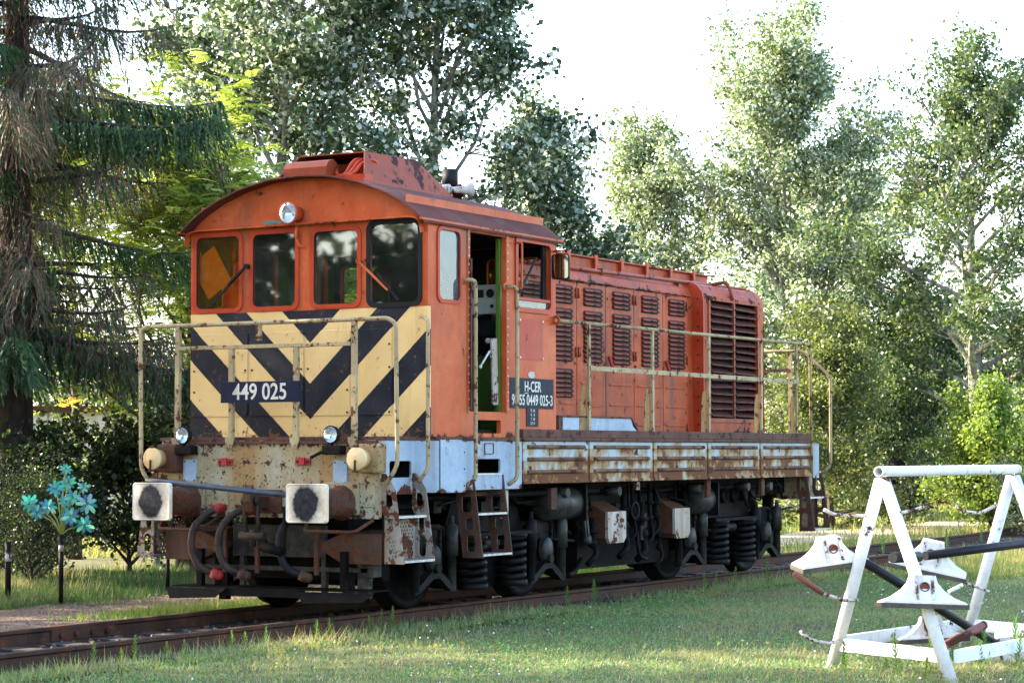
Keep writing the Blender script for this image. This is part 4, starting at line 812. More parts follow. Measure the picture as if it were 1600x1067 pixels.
m = MB(); m.box(2.35, 2.52, -1.18, -.82, 2.92, 3.22); cbx = m.build('control_box', 'greydesk', L, bevel=.01)
m = MB(); m.cyl((2.345, -1.08, 3.13), (2.338, -1.08, 3.13), .045); m.box(2.340, 2.348, -1.00, -.87, 3.09, 3.17); m.cyl((2.345, -1.10, 3.0), (2.338, -1.10, 3.0), .02); m.build('dial', 'black', cbx)
m = MB(); m.cyl((2.42, -1.0, 2.5), (2.42, -1.0, 2.92), .05); m.box(2.35, 2.45, -1.08, -.93, 2.70, 2.86); m.tube([(2.4, -1.15, 2.85), (2.38, -1.2, 2.65), (2.42, -1.18, 2.5)], .012); m.tube([(2.4, -.85, 2.9), (2.36, -.82, 2.7), (2.42, -.9, 2.5)], .012); m.build('brake_valve', 'darkdust', cbx)
m = MB(); m.tube([(2.2, -1.2, 2.42), (2.2, -1.16, 2.52), (2.28, -1.2, 2.62)], .014); m.ball((2.18, -1.15, 2.64), .03, 8); m.build('lever', 'letter', cbx)
m = MB(); m.obox((2.0, -1.33, 2.32), (.055, .008, .33), Matrix.Rotation(R(-3), 3, 'Y')); m.build('hanging_board', 'white', L)
m = MB(); m.cyl((1.9, -1.33, 2.52), (1.72, -1.33, 2.36), .010); m.ball((1.72, -1.33, 2.36), .02, 8); m.build('door_catch_lever', 'letter', L)
# things left behind the windscreen
m = MB(); m.obox((XC+.07, 1.20, 3.32), (.002, .17, .21), Matrix.Rotation(R(-32), 3, 'X')); top(m.build('notice_sheet', 'paper'), 'yellow printed sheet propped behind the leftmost windscreen pane', 'paper')
m = MB(); m.lathe([(0, .0), (0, .15), (.05, .16), (.32, .16), (.38, .12), (.42, .045), (.55, .04), (.56, 0)], (XC+.22, .98, 2.87), (0, 0, 1), 16); top(m.build('red_canister', 'redplastic'), 'red canister with a narrow neck standing inside the leftmost windscreen pane', 'canister')
m = MB(); m.ball((XC+.16, .92, 2.90), .15, 12, (.7, 1.2, .55)); m.ball((XC+.15, 1.14, 2.90), .13, 12, (.7, 1.1, .6)); top(m.build('orange_vest', 'orangeplastic'), 'crumpled orange work vest on the dashboard behind the leftmost pane', 'vest')
rnd = random.Random(3)
for nm, y, lab in (('rag', -.42, 'crumpled white rag on the sill of the third windscreen pane'), ('rag', -.86, 'small white rag lying behind the rightmost windscreen pane')):
    m = MB()
    for i in range(7): m.ball((XC+.11+rnd.uniform(-.03, .03), y+rnd.uniform(-.10, .10), 2.875+rnd.uniform(.0, .05)), rnd.uniform(.035, .06), 8)
    top(m.build(nm, 'cloth'), lab, 'rag')
m = MB(); m.lathe([(0, .30), (.05, .31), (.05, .05)], (1.75, .7, 2.25), (0, 0, 1), 16); m.box(1.95, 2.05, .45, .95, 2.3, 3.05); m.cyl((1.75, .7, 1.74), (1.75, .7, 2.25), .05); m.build('driver_seat', 'black', L)
# gable headlamp, chip of old paint, hook, wipers
m = MB(); m.lathe([(0, .0), (0, .075), (-.10, .085), (-.16, .108), (-.18, .11), (-.18, .098)], (XC, .095, 3.842), (1, 0, 0), 24); gl_ = m.build('gable_headlamp', 'orange', L)
m = MB(); m.lathe([(-.10, .0), (-.12, .05), (-.175, .099)], (XC, .095, 3.842), (1, 0, 0), 24); m.build('reflector', 'chrome', gl_)
m = MB(); m.lathe([(-.176, .098), (-.19, .06), (-.195, 0)], (XC, .095, 3.842), (1, 0, 0), 24); m.build('lens', 'lampglass', gl_)
m = MB(); m.plate([(.53, 3.772), (.50, 3.80), (.44, 3.79), (.40, 3.805), (.33, 3.785), (.27, 3.80), (.235, 3.775), (.3, 3.755), (.38, 3.77), (.46, 3.757)], [], 'x', XC-.0035, XC-.001); m.build('chipped_paint_patch', 'tealchip', L)
m = MB(); m.tube(bend([(XC-.06, .07, 3.73), (XC-.07, .07, 3.60), (XC-.06, .03, 3.52), (XC-.03, 0, 3.52)], .03), .014, 8); m.build('lamp_cable_conduit', 'orange', L)
m = MB(); m.bar((XC-.05, .69, 3.35), (XC-.05, .90, 3.18), .03, .02); m.bar((XC-.045, .72, 3.33), (XC-.045, 1.13, 2.965), .012, .022); m.cyl((XC, .68, 3.355), (XC-.06, .68, 3.355), .025, n=10); m.build('wiper', 'black', L)
m = MB(); m.bar((XC-.05, -.65, 3.345), (XC-.05, -.98, 3.06), .022, .018); m.cyl((XC, -.64, 3.35), (XC-.06, -.64, 3.35), .022, n=10); wp = m.build('wiper', 'orange', L)
m = MB(); m.bar((XC-.04, -.85, 3.215), (XC-.04, -1.09, 2.96), .012, .02); m.build('blade', 'black', wp)
# cab handrails and mirror
def grab(x, z0, z1, name='cab_grab_rail', y=-1.505):
    m = MB(); m.tube(bend([(x-.06, -W-.0, z1), (x, y, z1), (x, y, z0+.06), (x-.06, -1.44, z0)], .05, 4), .021, 10); g = m.build(name, 'cream', L)
    m = MB(); m.lathe([(0, .045), (.012, .045), (.012, .02)], (x-.06, -W, z1), (0, -1, 0), 10); m.build('flange', 'orange', g)
grab(1.335, 1.20, 3.185); grab(2.15, 1.20, 3.17)
m = MB(); m.tube(bend([(.50, -1.40, 2.80), (.46, -1.505, 2.76), (.46, -1.505, 1.36), (.42, -1.43, 1.25)], .05, 4), .019, 10); m.build('corner_grab_rail', 'cream', L)
m = MB(); m.plate(rr(-.095, .095, -.13, .13, .03), [], 'x', 0, .035)
mo = m.build('wing_mirror', 'black', L, (3.0, -1.535, 3.43)); mo.rotation_euler = (0, 0, R(12))
m = MB(); m.plate(rr(-.085, .085, -.12, .12, .025), [], 'x', -.003, -.0005); m.build('mirror_glass', 'mirrorglass', mo, (3.0, -1.535, 3.43))
m = MB(); m.tube([(3.12, -1.40, 3.60), (3.04, -1.55, 3.60), (3.04, -1.55, 3.3)], .012, 6); m.build('mirror_arm', 'orange', L)
# plates on the cab side
m = MB(); m.box(2.365, 2.875, -W-.005, -W-.001, 2.455, 2.875); fp = m.build('faded_red_panel', 'pink', L)
m = MB(); [m.cyl((x, -W-.012, z), (x, -W-.004, z), .012, n=8) for x in (2.385, 2.86) for z in (2.475, 2.855)]; m.build('screw', 'letter', fp)
m = MB(); m.box(2.178, 3.085, -W-.008, -W-.001, 1.962, 2.268); sp = m.build('side_number_plate', 'plate', L)
text_obj('lettering', 'H-CER', .15, 'letter', sp, face_mat((2.64, -W-.0095, 2.178), (1, 0, 0), (0, 0, 1)), .62, .002, width=.345)
text_obj('lettering', '98 55 0449 025-3', .15, 'letter', sp, face_mat((2.635, -W-.0095, 2.042), (1, 0, 0), (0, 0, 1)), .62, .002, width=.85)
m = MB(); m.box(2.468, 2.545, -W-.0103, -W-.0085, 2.112, 2.118); m.build('underline', 'letter', sp)
m = MB(); m.box(2.515, 2.76, -W-.008, -W-.001, 1.778, 1.9615); bp_ = m.build('brake_weight_plate', 'plate', L)
for i, s_ in enumerate(('Ö:  02', 'R:  18', 'T:  38', 'SZ: 41')):
    text_obj('lettering', s_, .04, 'letter', bp_, face_mat((2.638, -W-.0095, 1.94-.043*i), (1, 0, 0), (0, 0, 1)), .9, .0)
m = MB(); m.plate(oval(2.63, 2.305, .075, .035), [], 'y', -W-.003, -W-.001); m.build('sticker', 'white', L)
# --- roof equipment: air-conditioner cowl with hoses
B = [(.86, -.53, 4.15), (2.62, -.50, 4.15), (2.62, .60, 4.13), (.86, .66, 4.13)]; T = [(1.03, -.42, 4.475), (2.02, -.40, 4.495), (2.02, .36, 4.495), (1.03, .36, 4.475)]
m = MB()
for a, b_ in ((0, 1), (1, 2), (2, 3)):
    q = [Vector(B[a]), Vector(B[b_]), Vector(T[b_]), Vector(T[a])]; nn = (q[1]-q[0]).cross(q[3]-q[0]).normalized()*.012
    m.add([*q, *[p-nn for p in q]], [(0, 1, 2, 3), (7, 6, 5, 4), (0, 4, 5, 1), (1, 5, 6, 2), (2, 6, 7, 3), (3, 7, 4, 0)])
q = [Vector(p) for p in T]; m.add([*q, *[p-Vector((0, 0, .012)) for p in q]], [(0, 1, 2, 3), (7, 6, 5, 4), (0, 4, 5, 1), (1, 5, 6, 2), (2, 6, 7, 3), (3, 7, 4, 0)])
ac = m.build('roof_cowl', 'cowl', L)
m = MB(); pr_ = [(-.20, .0), (-.20, .12), (-.13, .17), (0, .19), (.10, .165), (.17, .10), (.19, 0)]
v = [(.93+a*.62, y, 4.185+b_*1.15) for y in (-.115, .40) for a, b_ in pr_]; k = len(pr_)
m.add(v, [(i, i+1, k+i+1, k+i) for i in range(k-1)]+[tuple(range(k)), tuple(range(2*k-1, k-1, -1))]); m.build('fan_casing', 'cowl', ac)
m = MB(); m.box(.88, 1.02, -.52, -.05, 4.16, 4.235); m.box(1.4, 1.5, -.4, .4, 4.2, 4.42); m.build('tray', 'red_orange', ac)
for i in range(3):
    y = -.30-.045*i; m = MB(); m.tube(bend([(.98, -.12, 4.30-.02*i), (.93, -.16, 4.235), (.92, -.26-.05*i, 4.23), (1.0, y-.02, 4.40-.02*i), (1.15, y-.06, 4.41), (1.3, y-.02, 4.30)], .07, 5), .021, 8); m.build('hose', 'red_orange', ac)
# horns and exhaust
for y, x0 in ((-.42, 2.66), (-.25, 2.72)):
    m = MB(); m.lathe([(-.22, .03), (-.10, .03), (-.10, .055), (-.02, .06), (-.02, .03), (.12, .035), (.20, .055), (.245, .085), (.25, .08), (.2, .04)], (x0, y, 4.255), (.85, -.45, .05), 16); m.cyl((x0, y, 4.15), (x0, y, 4.25), .02)
    m.build('horn', 'white' if y < -.3 else 'rustmetal', L)
m = MB(); m.lathe([(0, .07), (.78, .07), (.78, .09), (1.0, .09), (1.0, .075), (.6, .06)], (4.0, .40, 3.66), (0, 0, 1), 20); m.build('exhaust_stack', 'black', L)
# --- engine hood
HX = [3.83, 4.55, 5.245, 5.955, 6.72, 7.40]; HY = .90
m = MB(); prof = [(-HY+.012, 1.668), (-HY+.012, 3.395), (-HY+.02, 3.42), (-.85, 3.50), (-.77, 3.555), (-.64, 3.58), (.64, 3.58), (.77, 3.555), (.85, 3.50), (HY-.02, 3.42), (HY-.012, 3.395), (HY-.012, 1.668)]
m.plate(prof, [], 'x', XR+.001, 7.56); hood = m.build('engine_hood', 'orange_hood', L, bevel=.012)
m = MB(); m.bar((XR+.01, -.905, 3.405), (7.50, -.905, 3.405), .03, .012); m.build('drip_strip', 'orange_hood', hood)
m = MB(); m.box(3.4, 8.72, -.56, .56, 3.581, 3.735); m.box(3.38, 8.74, -.60, .60, 3.7355, 3.755); m.build('raised_roof_box', 'orange_hood', L, bevel=.006)
m = MB()
for i in range(8): x = 3.6+i*.66; m.box(x-.012, x+.012, -.60, -.561, 3.60, 3.72); m.box(x-.03, x+.03, -.615, -.60, 3.66, 3.78)
m.build('roof_clamp', 'red_orange', L)
m = MB(); m.tube([(3.3, -.80, 3.545), (5.0, -.80, 3.56), (9.15, -.84, 3.60)], .022, 8)
pp = m.build('conduit_pipe', 'cowl', L)
m = MB(); [m.box(x-.015, x+.015, -.83, -.77, 3.52, 3.60) for x in (3.6, 5.3, 7.3, 7.6, 9.1)]; m.build('clip', 'rustmetal', pp)
# slat meshes for the hood doors (bent lip)
def slat_mesh(Lh, h, d, name, mat):
    m = MB(); v = []
    for x in (-Lh, Lh): v += [(x, 0, h/2), (x, -d*.55, h*.30), (x, -d, -h*.25), (x, -d*.95, -h*.36), (x, 0, -h*.1)]
    m.add(v, [(0, 1, 6, 5), (1, 2, 7, 6), (2, 3, 8, 7), (3, 4, 9, 8)], True); m.add(v, [(0, 1, 2, 3, 4), (9, 8, 7, 6, 5)]); return m.mesh(name, mat)
slatm = slat_mesh(.215, .042, .030, 'slat', 'louvre')
rowsA = [3.315-i*.050 for i in range(4)]; rowsB = [3.06-i*.0525 for i in range(11)]
for k in range(-1, 5):
    a, b_ = (HX[k], HX[k+1]) if k >= 0 else (3.20, 3.83)
    for sg in (-1, 1):
        if sg > 0 and k < 0: continue
        y0 = -HY if sg < 0 else HY-.011
        rows = rowsA+rowsB+([2.40-i*.0525 for i in range(6)] if k == 0 else [])
        xm = (a+b_)/2+(.03 if k >= 0 else 0)
        holes = [rr(xm-.222, xm+.222, 3.135, 3.345, .02), rr(xm-.222, xm+.222, 2.505, 3.09, .02)]+([rr(xm-.222, xm+.222, 2.11, 2.43, .02)] if k == 0 else [])
        m = MB(); m.plate(rect(a+.008, b_-.008, 1.70, 3.385), [], 'y', y0, y0+.011)
        d_ = m.build('hood_door', 'orange_door', L)
        if sg > 0: continue
        m = MB(); [m.plate(h_, [], 'y', y0-.0012, y0-.0004) for h_ in holes]; m.build('louvre_shadow_sheet', 'black', d_)  # black sheets on the uncut door stand for the shadow between slats
        for z in rows: inst('slat', slatm, d_, (xm, y0-.0015, z))
        m = MB()
        for z in (2.28, 2.05, 1.83):
            if k == 0 and z > 2.2: continue
            m.box(a+.09, b_-.09, y0-.010, y0-.0006, z-.012, z+.012)
        m.build('crease', 'orange_door', d_, bevel=.006)
        m = MB(); hx = b_-.03 if k % 2 == 0 else a+.03
        for z in (3.27, 2.62, 1.80): m.cyl((hx, y0-.012, z-.055), (hx, y0-.012, z+.055), .011, n=6)
        m.build('hinge', 'cowl', d_)
        if k in (2, 4): m = MB(); m.bar((a+.05, y0-.02, 2.60), (a+.11, y0-.05, 2.42), .03, .03); m.build('handle', 'redpart', d_)
        if k == 1: m = MB(); m.box(a+.26, a+.56, y0-.012, y0-.0006, 2.02, 2.34); m.box(a+.28, a+.54, y0-.016, y0-.0125, 2.05, 2.30); m.build('maker_plate', 'orange_hood', d_, bevel=.004)
# radiator housing
m = MB(); ry = 1.04; prof = [(-ry, 1.668), (-ry, 3.36), (-ry+.02, 3.46), (-ry+.09, 3.55), (-ry+.2, 3.585), (ry-.2, 3.585), (ry-.09, 3.55), (ry-.02, 3.46), (ry, 3.36), (ry, 1.668)]
GX0, GX1, GZ0, GZ1 = 7.74, 9.17, 1.93, 3.37
for x0, x1, mat_ in ((7.561, 7.60, 'red_orange'), (9.24, 9.36, 'orange_hood')):
    m = MB(); m.plate(prof, [], 'x', x0, x1); rh_ = m.build('radiator_housing', mat_, L, bevel=.02 if x0 > 9 else .004)
m = MB(); m.box(7.601, 9.239, -.9, .9, 1.668, 3.5); m.build('radiator_core', 'black', L)
m = MB(); m.plate(rect(7.601, 9.239, 1.668, 3.40), [rect(GX0, GX1, GZ0, GZ1)], 'y', -ry, -ry+.03)
m.plate([(-ry, 3.401), (-ry+.02, 3.46), (-ry+.09, 3.55), (-ry+.2, 3.585), (ry-.2, 3.585), (ry-.02, 3.46), (ry, 3.401)], [], 'x', 7.601, 9.239); m.box(7.601, 9.239, ry-.03, ry, 1.668, 3.40)
rad = m.build('radiator_housing', 'orange_hood', L)
m = MB(); m.plate(rect(GX0-.05, GX1+.05, GZ0-.05, GZ1+.05), [rect(GX0, GX1, GZ0, GZ1)], 'y', -ry-.014, -ry-.001); m.box((GX0+GX1)/2-.02, (GX0+GX1)/2+.02, -ry-.012, -ry+.02, GZ0, GZ1); m.build('grille_frame', 'orange_hood', rad)
GS = slat_mesh(.335, .02, .0, 'slat', 'louvre')
m = MB(); m.add([(-.335, -.03, -.03), (.335, -.03, -.03), (.335, .075, .03), (-.335, .075, .03), (-.335, -.03, -.036), (.335, -.03, -.036), (.335, .075, .024), (-.335, .075, .024)], [(0, 1, 2, 3), (7, 6, 5, 4), (0, 4, 5, 1), (1, 5, 6, 2), (2, 6, 7, 3), (3, 7, 4, 0)])
gsm = m.mesh('slat', paint('grille_slat_paint', (.10, .035, .03), (.15, .05, .04), .62, .55, .5, RUSTD))
rnd = random.Random(5)
for i in range(16):
    for x in (GX0+.355, GX1-.355):
        inst('slat', gsm, rad, (x, -ry+.0, GZ1-.055-i*.0885), (R(rnd.uniform(-4, 4)), R(rnd.uniform(-1.2, 1.2)), 0))
m = MB(); [m.cyl((7.55, -.97, 1.85+i*.17), (7.562, -.97, 1.85+i*.17), .014, n=8) for i in range(10)]; m.build('rivet', 'rustmetal', rad)
m = MB(); m.tube(bend([(8.25, -.84, 3.60), (8.35, -.98, 3.63), (8.38, -1.02, 3.56), (8.38, -1.06, 3.40)], .05), .022, 8); m.build('drain_pipe', 'cowl', rad)
# --- ladders
def stringer(m, x, sg, x1):
    y = lambda a: a*sg
    m.plate([(y(1.30), 1.325), (y(1.345), 1.325), (y(1.45), 1.18), (y(1.475), 1.0), (y(1.545), .50), (y(1.335), .50), (y(1.335), .93), (y(1.30), 1.0)],
            [rr(*sorted((y(1.372), y(1.452))), .55, .735, .035), rr(*sorted((y(1.368), y(1.43))), .79, .94, .03), [(y(1.345), 1.19), (y(1.41), 1.12), (y(1.425), 1.04), (y(1.39), 1.01), (y(1.345), 1.03)][::(1 if sg > 0 else -1)]], 'x', x, x1)
def corner_ladder(xa, sg, mat):
    holes = [oval(xa+.04+i*.046+(j % 2)*.023, .56+j*.034, .011, .013, 6) for i in range(10) for j in range(10)]
    m = MB(); m.plate(rect(xa+.013, xa+.529, .534, .912), holes, 'y', 1.338*sg, 1.332*sg); la = m.build('step_ladder', mat, L)
    for dx in (0, .53): m = MB(); stringer(m, xa+dx, sg, xa+dx+.012); m.build('stringer', mat, la)
    for z in (.51, .915):
        m = MB(); m.box(xa+.013, xa+.529, *sorted((1.335*sg, (1.55 if z < .6 else 1.47)*sg)), z, z+.022); m.build('tread', 'steeltread', la)
    m = MB(); [m.cyl((xa-.01+dx, 1.315*sg, z), (xa+.02+dx, 1.315*sg, z), .02, n=8) for z in (1.27, 1.06) for dx in (0, .53)]; m.build('bolt', 'rustmetal', la)
corner_ladder(-.02, -1, 'ladder'); corner_ladder(-.02, 1, 'ladder'); corner_ladder(9.82, -1, 'ladder_dark'); corner_ladder(9.82, 1, 'ladder_dark')
m = MB(); m.box(1.415, 1.974, -1.26, -1.245, 1.09, 1.13); cl_ = m.build('cab_ladder', 'ladder_dark', L)
for x in (1.40, 1.975):
    m = MB(); m.plate([(-1.40, 1.30), (-1.44, 1.30), (-1.545, .50), (-1.32, .50), (-1.24, 1.10), (-1.24, 1.14)], [rr(-1.455, -1.37, .56, .72, .025), rr(-1.435, -1.35, .77, .88, .025), rr(-1.415, -1.31, .94, 1.10, .025)], 'x', x, x+.014); m.build('stringer', 'ladder_dark', cl_)
for z, y in ((.515, -1.545), (.91, -1.49)): m = MB(); m.box(1.415, 1.974, y, y+.2, z, z+.02); m.build('tread', 'steeltread', cl_)
# --- bogies
def bogie(cx):
    m = MB()
    for sg in (-1, 1):
        y0, y1 = sorted((.96*sg, 1.0*sg))
        m.plate([(cx-1.75, .62), (cx-1.75, .78), (cx-.75, .80), (cx-.6, 1.10), (cx+.6, 1.10), (cx+.75, .80), (cx+1.75, .78), (cx+1.75, .62), (cx+1.5, .60), (cx+1.45, .78), (cx+.80, .76), (cx+.78, .55), (cx-.78, .55), (cx-.80, .76), (cx-1.45, .78), (cx-1.5, .60)], [], 'y', y0, y1)
        m.box(cx-.66, cx+.66, *sorted((.98*sg, 1.22*sg)), .685, .72)
    m.box(cx-.25, cx+.25, -.95, .95, .6, .9); m.box(cx-1.0, cx+1.0, -.62, .62, .30, 1.05); m.box(cx-.60, cx+.60, -.955, .955, .17, .70); m.box(cx-1.72, cx-1.60, -.9, .9, .30, .8); m.box(cx+1.60, cx+1.72, -.9, .9, .30, .8); m.box(cx-1.9, cx+1.9, -.62, .62, .55, 1.05); m.box(cx-1.75, cx-1.66, -.95, .95, .50, .80); m.box(cx+1.66, cx+1.75, -.95, .95, .50, .80)
    bg_ = m.build('bogie', 'dark', L)
    for ax in (-1.13, 1.13):
        for sg in (-1, 1):
            m = MB(); m.lathe([(-.10, .0), (-.10, .53), (-.068, .535), (-.06, .505), (.05, .497), (.06, .49), (.06, .42), (.03, .40), (.01, .20), (.05, .16), (.05, 0)], (cx+ax, sg*.755, .5), (0, sg, 0), 40); m.build('wheel', 'dark', bg_)
            # axle box
            m = MB(); m.box(cx+ax-.19, cx+ax+.19, *sorted((.90*sg, 1.03*sg)), .36, .78); m.plate(rr(cx+ax-.22, cx+ax+.22, .34, .82, .05), [rr(cx+ax-.19, cx+ax+.19, .37, .79, .04)], 'y', *sorted((1.03*sg, 1.06*sg))); m.build('axle_box', 'darkdust', bg_, bevel=.006)
            if sg < 0:
                m = MB(); m.lathe([(0, .10), (.05, .10), (.075, .085), (.085, .0)], (0, 0, 0), (0, -1, 0), 20)
                cv = m.mesh('cover', 'greydust'); inst('cover', cv, bg_, (cx+ax, -1.06, .50), None, (1, 1, 1.35))
                m = MB(); [m.cyl((cx+ax+dx, -1.06, z), (cx+ax+dx, -1.085, z), .018, n=8) for dx in (.155,) for z in (.44, .50, .56, .62, .68)]; m.cyl((cx+ax, -1.1, .40), (cx+ax, -1.17, .40), .045); m.build('bolt', 'darkdust', bg_)
            m = MB(); m.plate([(cx+ax-.37, .17), (cx+ax-.30, .17), (cx+ax-.05, .30), (cx+ax+.05, .30), (cx+ax+.30, .17), (cx+ax+.37, .17), (cx+ax+.37, .21), (cx+ax+.10, .365), (cx+ax+.06, .385), (cx+ax-.06, .385), (cx+ax-.10, .365), (cx+ax-.37, .21)], [], 'y', *sorted((1.05*sg, 1.13*sg))); m.build('spring_yoke', 'darkdust', bg_, bevel=.01)
            for dx in (-.335, .335):
                m = MB(); m.lathe([(.17, .03), (.20, .045), (.505, .045), (.505, .064), (.80, .064), (.82, .03), (.90, .022)], (cx+ax+dx, sg*1.10, 0), (0, 0, 1), 14); m.build('damper', 'greydust' if (dx > 0 and sg < 0) else 'darkdust', bg_)
    for sg in (-1, 1):
        for dx in (-.40, .40):
            pts = [(cx+dx+.125*math.cos(a), sg*1.10+.125*math.sin(a), .205+.47*a/(2*math.pi*6)) for a in [2*math.pi*6*i/90 for i in range(91)]]
            m = MB(); m.tube(pts, .030, 8); m.cyl((cx+dx, sg*1.10, .16), (cx+dx, sg*1.10, .22), .16); m.cyl((cx+dx, sg*1.10, .655), (cx+dx, sg*1.10, .69), .16); m.build('coil_spring', 'darkdust', bg_)
    m = MB(); [m.lathe([(0, .09), (.05, .09), (.05, .07), (.02, .06), (.02, 0)], (cx+dx, -1.0, .98), (0, -1, 0), 16) for dx in (-.3, 0, .3)]; m.build('inspection_cap', 'dark', bg_)
    m = MB(); m.lathe([(0, .06), (.03, .07), (.22, .05), (.25, .06), (.28, .06)], (cx-.30, -1.14, .60), (1, 0, 0), 12); m.build('brake_cylinder', 'darkdust', bg_)
bogie(2.35); bogie(8.17)
rnd = random.Random(21)
for cx in (2.35, 8.17):
    for ax in (-1.13, 1.13):
        for s_ in (-1, 1):
            m = MB(); x = cx+ax+s_*.60; m.plate([(x-.05, .30), (x+.05, .30), (x+.06, .62), (x+.02, .95), (x-.04, .95), (x-.06, .62)], [], 'y', -.93, -.80); m.box(x-.09, x+.09, -.80, -.70, .36, .62); m.build('brake_hanger', 'dark', L)
m = MB()
for i in range(46):
    x = rnd.uniform(.7, 9.9); z = rnd.uniform(.55, 1.12); y = rnd.uniform(-1.12, -.98); l = rnd.uniform(.15, .7)
    if i % 2: m.tube(bend([(x, y, 1.15), (x+rnd.uniform(-.1, .1), y-.03, z), (x+l*.6, y, z-.05)], .06), rnd.uniform(.009, .02), 6)
    else: m.tube([(x, y, z), (x+l, y+rnd.uniform(-.04, .04), z+rnd.uniform(-.1, .05))], rnd.uniform(.009, .018), 6)
    if i % 5 == 0: m.box(x-.07, x+.07, y-.06, y+.02, z-.08, z+.08)
m.build('brake_pipework', 'darkdust', L)
# --- plough, sandboxes and bogie front
m = MB(); m.box(.22, .26, -.52, .56, .53, .83); m.box(.20, .24, -1.0, 1.0, .40, .44); m.box(.25, .30, -.5, -.45, .2, .55); m.box(.25, .30, .45, .5, .2, .55); m.box(.25, .32, -.98, -.86, .16, .5); m.box(.25, .32, .8, .92, .16, .5); m.build('bogie_apron', 'greydust', L)
for sg in (1, -1):
    m = MB(); v = []
    for x, zt, in ((.06, .76), (.60, .80)):
        v += [(x, sg*.58, .62), (x, sg*.82, .50), (x, sg*1.24, .50), (x, sg*1.24, zt), (x, sg*.80, zt-.01), (x, sg*.58, .66)]
    m.add(v, [(0, 1, 2, 3, 4, 5), (11, 10, 9, 8, 7, 6)]+[(i, (i+1) % 6, 6+(i+1) % 6, 6+i) for i in range(6)]); sb = m.build('sandbox', 'rustmetal', L, bevel=.012)
    m = MB(); m.box(.20, .34, *sorted((sg*.93, sg*1.07)), .36, .50); m.tube([(.27, sg*1.0, .36), (.3, sg*.95, .25), (.5, sg*.82, .12)], .022); m.build('sand_valve', 'greydust', sb)
m = MB()
for a, b_, dz in ((1.12, .40, 0), (-.42, -1.28, .0)):
    y0, y1 = max(a, b_), min(a, b_)
    m.add([(-.10, y0, .225), (-.10, y1, .235), (-.17, y1+.09, .15), (-.17, y0-.10, .125), (-.09, y0, .225), (-.09, y1, .235), (-.15, y1+.09, .15), (-.15, y0-.10, .125)], [(0, 1, 2, 3), (7, 6, 5, 4), (0, 4, 5, 1), (1, 5, 6, 2), (2, 6, 7, 3), (3, 7, 4, 0)])
m.box(-.085, -.07, -.45, .45, .165, .235); m.box(-.09, .26, -1.2, 1.05, .2355, .247)
m.build('rail_guard', 'dark', L)
for q in ((.0, .06, -.89, -.83, .248, .60), (.0, .06, .77, .83, .248, .60), (.28, .34, -.77, -.67, .10, .5), (.28, .34, .67, .77, .10, .5)): m = MB(); m.box(*q); m.build('guard_bracket', 'dark', L)
# --- tanks, battery boxes, pipework under the frame
for x0, x1, z in ((3.33, 4.06, .975), (7.02, 7.45, .95)):
    m = MB(); r_ = .175; m.lathe([(0, 0), (0, .06), (.02, .12), (.06, r_), (x1-x0-.06, r_), (x1-x0-.02, .12), (x1-x0, .05), (x1-x0, 0)], (x0, -1.10, z), (1, 0, 0), 24); tk = m.build('air_tank', 'greydust', L)
    m = MB(); m.tube([(x0-.5, -1.05, z+.05), (x0-.2, -1.08, z), (x0+.02, -1.10, z)], .016); m.box(x1-.06, x1-.02, -1.30, -.9, z-.19, z+.2); m.build('strap', 'dark', tk)
for x0, x1 in ((4.66, 5.10), (6.36, 6.76)):
    m = MB(); P = [(x0+.06, .52), (x1-.06, .52), (x1, .58), (x1, .86), (x0, .86), (x0, .58)]
    m.plate(P, [], 'y', -1.22, -1.19); bb = m.build('battery_box', 'boxwhite', L, bevel=.006)
    v = [(a, -1.189, b_) for a, b_ in P]+[(a, -.70, b_+.06*(b_ > .7)*4) for a, b_ in P]
    m = MB(); m.add(v, [(0, 1, 2, 3, 4, 5), (11, 10, 9, 8, 7, 6)]+[(i, (i+1) % 6, 6+(i+1) % 6, 6+i) for i in range(6)]); m.build('box_body', 'rustmetal', bb)
m = MB(); m.bar((4.29, -1.12, .92), (4.37, -1.12, .56), .03, .09); m.lathe([(0, .05), (.05, .05), (.05, 0)], (4.37, -1.10, .57), (0, -1, 0), 14); m.lathe([(0, .045), (.05, .045), (.05, 0)], (4.29, -1.10, .92), (0, -1, 0), 14); m.build('brake_lever', 'greydust', L)
m = MB()
rnd = random.Random(11)
for x, z0, z1, r_ in ((5.30, .35, 1.1, .035), (5.52, .5, 1.15, .02), (5.75, .3, .95, .04), (5.95, .45, 1.15, .025), (6.12, .55, 1.1, .03), (6.2, .2, .7, .02), (4.55, .3, .8, .03), (6.9, .5, 1.1, .025)):
    m.tube(bend([(x, -1.08, z1), (x, -1.10, (z0+z1)/2), (x+.04, -1.12, z0+.1), (x-.14, -1.10, z0)], .06), r_, 8)
    m.ball((x, -1.09, z0+.45*(z1-z0)), r_*2.1, 8); m.cyl((x, -1.09, z0+.7*(z1-z0)-.02), (x, -1.09, z0+.7*(z1-z0)+.02), r_*2)
m.tube(bend([(4.45, -1.0, .35), (4.2, -1.05, .22), (3.95, -1.1, .20)], .1), .03); m.lathe([(0, .10), (.02, .11), (.02, .08), (.0, .07)], (5.42, -1.16, .86), (0, -1, 0), 16); m.tube(bend([(5.62, -1.1, .62), (5.5, -1.16, .5), (5.55, -1.16, .34), (5.78, -1.14, .30)], .1), .02)
m.tube([(.7, -1.15, 1.08), (4.5, -1.18, 1.10)], .03); m.tube([(4.6, -1.0, 1.08), (10, -1.0, 1.08)], .03)
m.tube(bend([(8.6, -1.1, 1.15), (8.65, -1.2, .95), (8.85, -1.22, .90), (9.05, -1.15, 1.05), (9.1, -1.1, 1.16)], .08), .014)
m.build('brake_pipework', 'dark', L)
